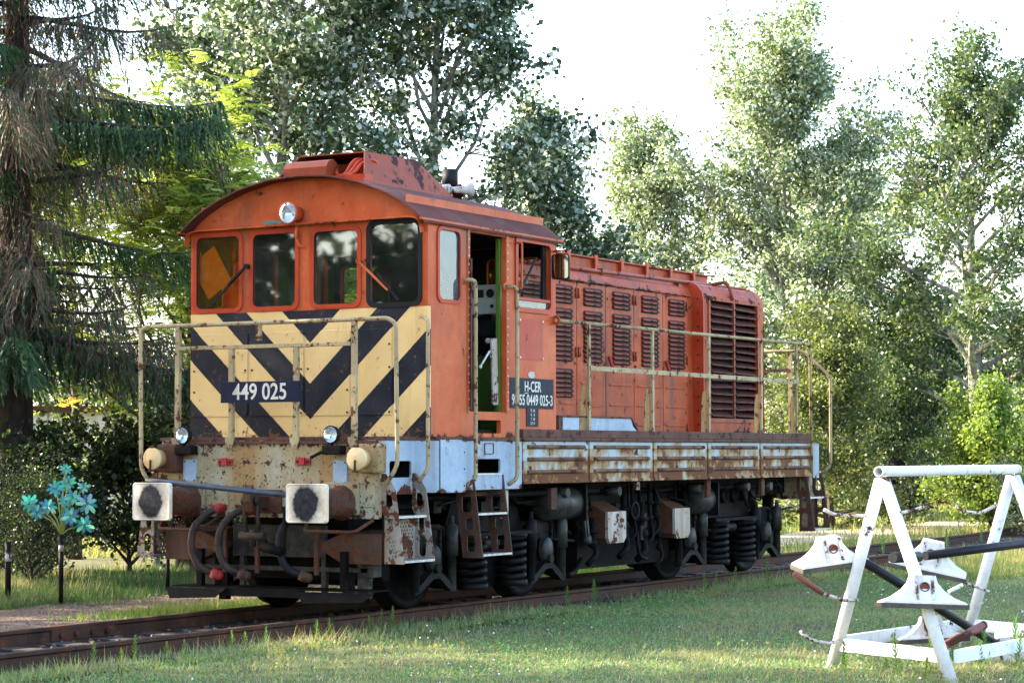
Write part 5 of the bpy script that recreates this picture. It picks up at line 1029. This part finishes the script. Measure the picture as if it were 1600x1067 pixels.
m = MB(); m.box(4.45, 6.75, -.95, .95, .24, .98); m.build('fuel_tank', 'dark', L)
for x in (3.6, 4.8, 6.9, 8.3, 9.0): m = MB(); m.cyl((x, -1.30, 1.09), (x, -1.12, 1.09), .05); m.build('vent_pipe', 'greydust', L)
for q, mt in (((3.12, 3.24, -1.36, -1.32, .93, 1.15), 'rustmetal'), ((2.12, 2.22, -1.36, -1.33, .86, 1.14), 'white'), ((5.05, 5.13, -1.38, -1.34, 1.10, 1.19), 'ladder'), ((6.95, 7.05, -1.36, -1.32, .98, 1.19), 'rustmetal'), ((8.55, 8.65, -1.36, -1.32, .98, 1.19), 'rustmetal')): m = MB(); m.box(*q); m.build('jacking_tab', mt, L)

for o in bpy.data.objects:
    if o.name.split('.')[0] in ('bolt', 'rivet', 'screw', 'hinge', 'clip', 'roof_clamp', 'inspection_cap', 'brake_pipework', 'catch', 'dial', 'crease', 'louvre_shadow_sheet', 'strap'): o['kind'] = 'stuff'
# ================================================================ the white pipe frame with its seesaws
M['whitepipe'] = paint('flaking_white_paint', (.78, .78, .78), (.70, .69, .68), .665, .64, .5, RUST, (.28, .24, .18), 8)
M['blackpipe'] = plain('black_pipe', (.008, .008, .011), .5, 0, .4, 6, .2)
M['seatwood'] = paint('white_painted_board', (.74, .72, .70), (.62, .58, .52), .72, .60, .6, (.2, .15, .1), (.25, .2, .14), 9)
M['oldwood'] = plain('bare_weathered_wood', (.07, .055, .04), .9, 0, .4, 9)
F1, F2, VV = Vector((-.845, -6.026, GZ)), Vector((-1.54, -7.233, GZ)), Vector((2.45, -.25, 0))
AP = (F1+F2)/2+Vector((-.02, .04, 1.53)); FR = empty('pipe_frame', (.03, -6.75, GZ), 'white A-shaped pipe frame with flaking paint in the right foreground', 'play frame')
m = MB(); dv = VV.normalized(); p, q = AP-dv*.06, AP+VV+dv*.10; r_ = .040; m.tube([p, q], r_, 20, False); m.tube([q, p], r_-.008, 20, False); m.lathe([(0, r_-.008), (0, r_)], p, dv, 20); m.build('top_pipe', 'whitepipe', FR)
for f in (F1, F2, F1+VV, F2+VV):
    a = AP if f in (F1, F2) else AP+VV
    m = MB(); m.tube([a+Vector((0, 0, -.02))+(f-a)*.03, f+(f-a)*.02], .047, 18); m.build('leg', 'whitepipe', FR)
def lerp(a, b_, t_): return a+(b_-a)*t_
for a, b_ in ((F1, F2), (F1+VV, F2+VV), (F2, F2+VV), (F1, F1+VV)):
    m = MB(); up = Vector((0, 0, .20)); m.bar(a+up*.92+(b_-a)*.03, b_+up*.92-(b_-a)*.03, .035, .10); m.build('base_rail', 'whitepipe', FR, bevel=.004)
M['twist'] = paint('rusty_white_rod', (.66, .62, .58), (.5, .4, .32), .56, .55, .6, RUST, (.25, .1, .05), 14)
for nm, pts, r_, mt in (('handle', [(-1.47, -6.22, 1.085), (-1.42, -6.28, 1.045), (-1.12, -6.48, 1.03)], .013, 'twist'), ('handle', [(-1.29, -6.75, 1.06), (-1.18, -6.84, 1.08), (-1.08, -6.92, 1.13)], .013, 'twist'), ('handle', [(.66, -6.53, 1.07), (.70, -6.60, 1.02), (.80, -6.70, 1.01), (1.10, -6.74, 1.07)], .014, 'twist'), ('handle', [(-1.54, -6.24, .455), (-1.38, -6.33, .40), (-1.0, -6.3, .38)], .014, 'twist'), ('handle', [(-1.62, -6.08, .175), (-1.585, -6.15, .11), (-1.50, -6.27, .08), (-.90, -6.11, .06)], .014, 'twist'), ('handle', [(.66, -6.47, .50), (.70, -6.53, .45), (1.2, -6.63, .34)], .012, 'twist'), ('handle', [(-.32, -6.80, .42), (-.25, -6.89, .475)], .015, 'whitepipe')):
    m = MB(); m.tube(bend(pts, .05), r_, 8); m.build(nm, mt, FR)
M['gripbrown'] = paint('brown_pipe_grip', (.16, .045, .03), (.20, .07, .05), .6, .6, .5, RUSTD)
m = MB(); m.tube([(-1.66, -6.05, .61), (-1.54, -6.235, .458)], .022, 12); m.build('pipe_grip', 'gripbrown', FR)
m = MB(); m.tube([(-1.26, -7.08, .08), (-.74, -7.22, .205)], .033, 12); m.build('loose_pipe', 'gripbrown', FR)
def seat(parent, c, yaw, tilt, roll, w=.29, h=.21, dep=.13):
    rows = [(-1, 1., 1.), (-.78, .97, 1.), (-.45, .68, .86), (0, .46, .72), (.5, .32, .58), (1, .27, .5)]; v = []
    for t_, sw, sd in rows:
        for a, b_ in ((-1, -1), (1, -1), (1, 1), (-1, 1)): v.append((a*w*sw, b_*dep*sd, t_*h*.5))
    Mx = Matrix.Translation(c)@(Matrix.Rotation(yaw, 4, 'Z')@Matrix.Rotation(tilt, 4, 'Y')@Matrix.Rotation(roll, 4, 'X'))
    X = lambda P: [Mx@Vector(p) for p in P]
    m = MB(); k = len(rows); m.add(X(v), [(4*i+j, 4*i+(j+1) % 4, 4*i+4+(j+1) % 4, 4*i+4+j) for i in range(k-1) for j in range(4)]+[(4*k-4, 4*k-3, 4*k-2, 4*k-1), (3, 2, 1, 0)])
    s_ = m.build('seat', 'seatwood', parent)
    m = MB(); m.add(X([(a*w*1.02, b_*dep*1.03, z) for z in (-h*.5-.022, -h*.5+.012) for a, b_ in ((-1, -1), (1, -1), (1, 1), (-1, 1))]), [(0, 1, 5, 4), (1, 2, 6, 5), (2, 3, 7, 6), (3, 0, 4, 7), (0, 3, 2, 1), (4, 5, 6, 7)]); m.build('base_board', 'oldwood', s_)
    m = MB(); n_ = (Mx.to_3x3()@Vector((0, -1, .0))).normalized(); cc = Mx@Vector((0, -dep*.60, h*.12)); m.lathe([(0, .036), (.022, .036), (.022, .028), (.0, .028)], cc, n_, 16); m.lathe([(.012, .0), (.012, .03)], cc, n_, 16); m.build('pipe_socket', 'gripbrown', s_)
    m = MB()
    for sx in (-.06, .06): m.add(X([(sx-.011, -dep*1.01, -h*.30), (sx+.011, -dep*1.01, -h*.30), (sx+.011, -dep*.53, h*.5), (sx-.011, -dep*.53, h*.5), (sx-.011, -dep*.9, -h*.30), (sx+.011, -dep*.9, -h*.30), (sx+.011, -dep*.45, h*.5), (sx-.011, -dep*.45, h*.5)]), [(0, 1, 2, 3), (0, 4, 5, 1), (1, 5, 6, 2), (2, 6, 7, 3), (3, 7, 4, 0)])
    m.build('strap', 'twist', s_)
YV = YAW-math.pi/2   # seats roughly face the lawn
S1 = empty('seesaw', (-.2, -6.6, GZ), 'black seesaw beam sloping to the ground with a white seat at its raised left end', 'seesaw', 'seesaws on the pipe frame')
m = MB(); m.tube([(-1.05, -6.12, .80), (-.96, -6.42, .63), (.58, -7.05, -.14)], .036, 14); m.build('beam', 'blackpipe', S1)
seat(S1, Vector((-1.07, -6.10, .76)), YV+R(14), R(-7), R(-6)*-1, .275); seat(S1, Vector((.50, -7.0, -.05)), YV+R(-8), R(-10), R(20), .25)
S2 = empty('seesaw', (.1, -6.7, GZ), 'level black seesaw beam running off to the right behind the front leg', 'seesaw', 'seesaws on the pipe frame')
m = MB(); m.tube([(-.35, -6.62, .70), (.9, -7.20, .785)], .036, 14); m.build('beam', 'blackpipe', S2); m = MB(); m.tube([(-1.30, -6.70, .725), (-.94, -6.78, .72)], .04, 14); m.build('grip', 'blackpipe', S2)
seat(S2, Vector((-.05, -6.56, .69)), YV+R(-12), R(12), R(6), .31, .24)
S3 = empty('seesaw', (-.6, -6.7, GZ), 'seesaw pointing at the camera with its holed white seat in front of the leg', 'seesaw', 'seesaws on the pipe frame')
m = MB(); m.tube([(-1.46, -6.98, .52), (.25, -6.42, .13)], .034, 14); m.build('beam', 'blackpipe', S3)
seat(S3, Vector((-1.50, -7.0, .50)), YV+R(2), R(2), R(-4), .315, .22); seat(S3, Vector((.22, -6.46, .09)), YV, R(-3), R(-4), .28, .19)
# ---------------------------------------------------------------- switch lever with its weight
SL = empty('switch_stand', (35.0, 6.55, GZ), 'black switch stand with a half red, half white round weight beyond the track', 'switch stand')
m = MB(); bx, by = 35.0, 6.55
v = [(bx-.30, by-.3, GZ), (bx+.3, by-.3, GZ), (bx+.3, by+.3, GZ), (bx-.3, by+.3, GZ), (bx-.14, by-.12, 1.15), (bx+.14, by-.12, 1.15), (bx+.14, by+.12, 1.15), (bx-.14, by+.12, 1.15)]
m.add(v, [(0, 1, 2, 3), (7, 6, 5, 4), (0, 4, 5, 1), (1, 5, 6, 2), (2, 6, 7, 3), (3, 7, 4, 0)]); m.ball((bx, by, 1.1), .26, 10); m.build('stand', 'dark', SL)
m = MB(); rv = Vector((vr.x, vr.y, 0)).normalized(); e0 = Vector((bx, by, .45)); e1 = e0+rv*.95; m.tube([e0, e1], .035, 8); m.build('lever', 'dark', SL)
def half(c, r_, up):
    m = MB(); n = 20; v = []
    for i in range(6):
        a = math.pi/2*i/5
        for j in range(n): t_ = 2*math.pi*j/n; v.append((c.x+r_*math.cos(a)*math.cos(t_), c.y+r_*math.cos(a)*math.sin(t_), c.z+up*r_*math.sin(a)))
    m.add(v, [(i*n+j, i*n+(j+1) % n, (i+1)*n+(j+1) % n, (i+1)*n+j) for i in range(5) for j in range(n)], True); return m
wc = e1+rv*.16; half(wc, .20, 1).build('weight_top', 'white', SL); half(wc-Vector((0, 0, .002)), .20, -1).build('weight_bottom', 'redpart', SL)
m = MB(); m.tube([wc+rv*-.21+Vector((0, 0, 0)), wc+rv*.21], .025, 8); pv_ = Vector((-vd.x, -vd.y, 0)).normalized()*.205
m.bar(wc+pv_+rv*-.10+Vector((0, 0, .12)), wc+pv_+Vector((0, 0, -.06)), .03, .02, pv_); m.bar(wc+pv_+rv*.10+Vector((0, 0, .12)), wc+pv_+Vector((0, 0, -.06)), .03, .02, pv_); m.build('weight_mark', 'black', SL)
# ---------------------------------------------------------------- turquoise flower ornament on its pole
FO = empty('flower_ornament', (1.89, 4.15, GZ), 'turquoise plastic flower bouquet on a thin dark pole beyond the rails', 'ornament')
m = MB(); m.cyl((1.89, 4.15, GZ-.05), (1.89, 4.15, .62), .026, n=12); m.build('pole', 'darkdust', FO)
m = MB(); m.cyl((1.89, 4.15, .43), (1.89, 4.15, .50), .030, n=12); m.build('band', 'white', FO)
M['stalk'] = plain('yellow_green_stalk', (.20, .20, .035), .5); r_ = random.Random(8)
UP, RT, FW = Vector((0, 0, 1)), Vector((vr.x, vr.y, 0)).normalized(), Vector((-vd.x, -vd.y, 0)).normalized(); cb = Vector((1.89, 4.15, .62))
PET = [(.06, .36, .25), (.03, .24, .24), (.22, .52, .36), (.02, .17, .18), (.10, .42, .28), (.05, .29, .22)]
stm = MB()
for i, (a, b_, rr_, ci) in enumerate(((-.36, .34, .12, 0), (-.16, .30, .11, 1), (-.06, .50, .11, 0), (.03, .72, .075, 4), (.06, .56, .10, 0), (.14, .40, .10, 4), (.30, .34, .13, 2), (.12, .20, .12, 3), (.24, .10, .12, 1), (.05, .36, .09, 5), (.26, .52, .08, 2), (-.27, .24, .09, 3))):
    c = cb+RT*a+UP*b_+FW*r_.uniform(-.08, .12); stm.tube(bend([cb-UP*.02, cb+UP*b_*.5+RT*a*.25, c-FW*.02], .1), .009, 5)
    nn = (FW+RT*r_.uniform(-.5, .5)+UP*r_.uniform(-.2, .6)).normalized(); e = nn.orthogonal().normalized(); g_ = nn.cross(e); V = []; Fc = []; Cc = []
    for k in range(9):
        t_ = 2*math.pi*k/9+r_.uniform(-.1, .1); d_ = e*math.cos(t_)+g_*math.sin(t_); s_ = nn.cross(d_); L_ = rr_*r_.uniform(.85, 1.15)*.95; w_ = L_*.19; q = len(V); colr = tuple(x*r_.uniform(.7, 1.3) for x in PET[(ci+(k % 3 == 0)) % 6])
        pts = [c+d_*L_*.08, c+d_*L_*.45+s_*w_+nn*L_*.10, c+d_*L_*.82+s_*w_*.8+nn*L_*.06, c+d_*L_-nn*L_*.05, c+d_*L_*.82-s_*w_*.8+nn*L_*.06, c+d_*L_*.45-s_*w_+nn*L_*.10]
        V += [tuple(x-Vector((1.89, 4.15, GZ))) for x in pts]; Fc += [(q, q+1, q+5, q+5), (q+1, q+2, q+4, q+5), (q+2, q+3, q+4, q+4)]; Cc += [colr]*6
    tri = [f for f in Fc]; F3 = np.array([(f[0], f[1], f[2]) for f in tri]+[(f[0], f[2], f[3]) for f in tri if f[2] != f[3]])
    inst('blossom', np_mesh('blossom', np.array(V), F3, np.array(Cc), 'petal'), FO, (1.89, 4.15, GZ))
stm.build('stalk', 'stalk', FO)
# posts and other bits at the left
m = MB(); m.cyl((2.0, 5.02, GZ-.05), (2.0, 5.02, .52), .034, n=12); po = m.build('post', 'darkdust'); top(po, 'dark steel post with a rusty white band at the left edge', 'post')
m = MB(); m.cyl((2.0, 5.02, .30), (2.0, 5.02, .40), .038, n=12); m.build('band', 'twist', po)
m = MB(); m.cyl((4.22, 4.5, GZ-.05), (4.22, 4.5, .40), .025, n=10); top(m.build('post', 'darkdust'), 'thin dark post behind the left rail guard', 'post')
M['palewood'] = plain('broken_pale_wood', (.60, .58, .54), .8, 0, .3, 7)
m = MB(); d_ = Vector((RT.x*-.26, RT.y*-.26, 1)).normalized(); b0 = Vector((8.36, 8.1, 2.7))-d_*2.85
v = []; pr5 = [(1, .0), (.3, .9), (-.8, .6), (-.8, -.6), (.3, -.9)]
for t_, r_ in ((0, .085), (2.0, .08), (3.05, .07)): v += [tuple(b0+d_*(t_+(.22*k if t_ > 3 else 0)*(.5+.5*math.sin(k*2.2)))+RT*a*r_+FW*b_*r_) for k, (a, b_) in enumerate(pr5)]
m.add(v, [(5*i+j, 5*i+(j+1) % 5, 5*i+5+(j+1) % 5, 5*i+5+j) for i in range(2) for j in range(5)]+[(10, 11, 12, 13, 14)]); top(m.build('broken_stake', 'palewood'), 'leaning pale stake with a splintered top behind the front handrail', 'stake')
M['bluepost'] = plain('blue_grey_post', (.20, .25, .32), .7)
m = MB(); m.cyl((8.82, 8.32, GZ), (8.82, 8.32, 3.05), .05, .045, 10); top(m.build('stake', 'bluepost'), 'straight blue-grey stake next to the splintered one', 'stake')
# pale shed beyond the shrubs
SH = empty('shed', (17.0, 17.0, GZ), 'low white shed with a rust stained roof edge behind the spruces', 'shed')
M['shedwall'] = paint('whitewashed_wall', (.72, .69, .64), (.66, .60, .52), .70, .52, .8, RUST, (.42, .26, .15), 2.5)
fx, lx = Vector((vd.x, vd.y, 0)).normalized(), RT; c0 = Vector((16.6, 16.8, 0))
def shedbox(a0, a1, d0, d1, z0, z1):
    m = MB(); v = [c0+lx*a+fx*d+Vector((0, 0, z)) for a in (a0, a1) for d in (d0, d1) for z in (z0, z1)]; m.add(v, [(0, 1, 3, 2), (4, 6, 7, 5), (0, 4, 5, 1), (2, 3, 7, 6), (0, 2, 6, 4), (1, 5, 7, 3)]); return m
for i in range(5): shedbox(-2.9+i*1.3, -1.62+i*1.3, 0, .08, GZ, 2.30).build('wall_panel', 'shedwall', SH)
shedbox(-2.9, 3.6, .081, 4, GZ, 2.28).build('wall', 'shedwall', SH); shedbox(-3.1, 3.8, -.2, 4.2, 2.301, 2.42).build('roof', 'rustmetal', SH)
m = shedbox(-.25, .15, -6.2, -5.9, .0, .55); top(m.build('traffic_barrel', 'orangeplastic'), 'small bright orange block half hidden behind the flower ornament', 'barrel')
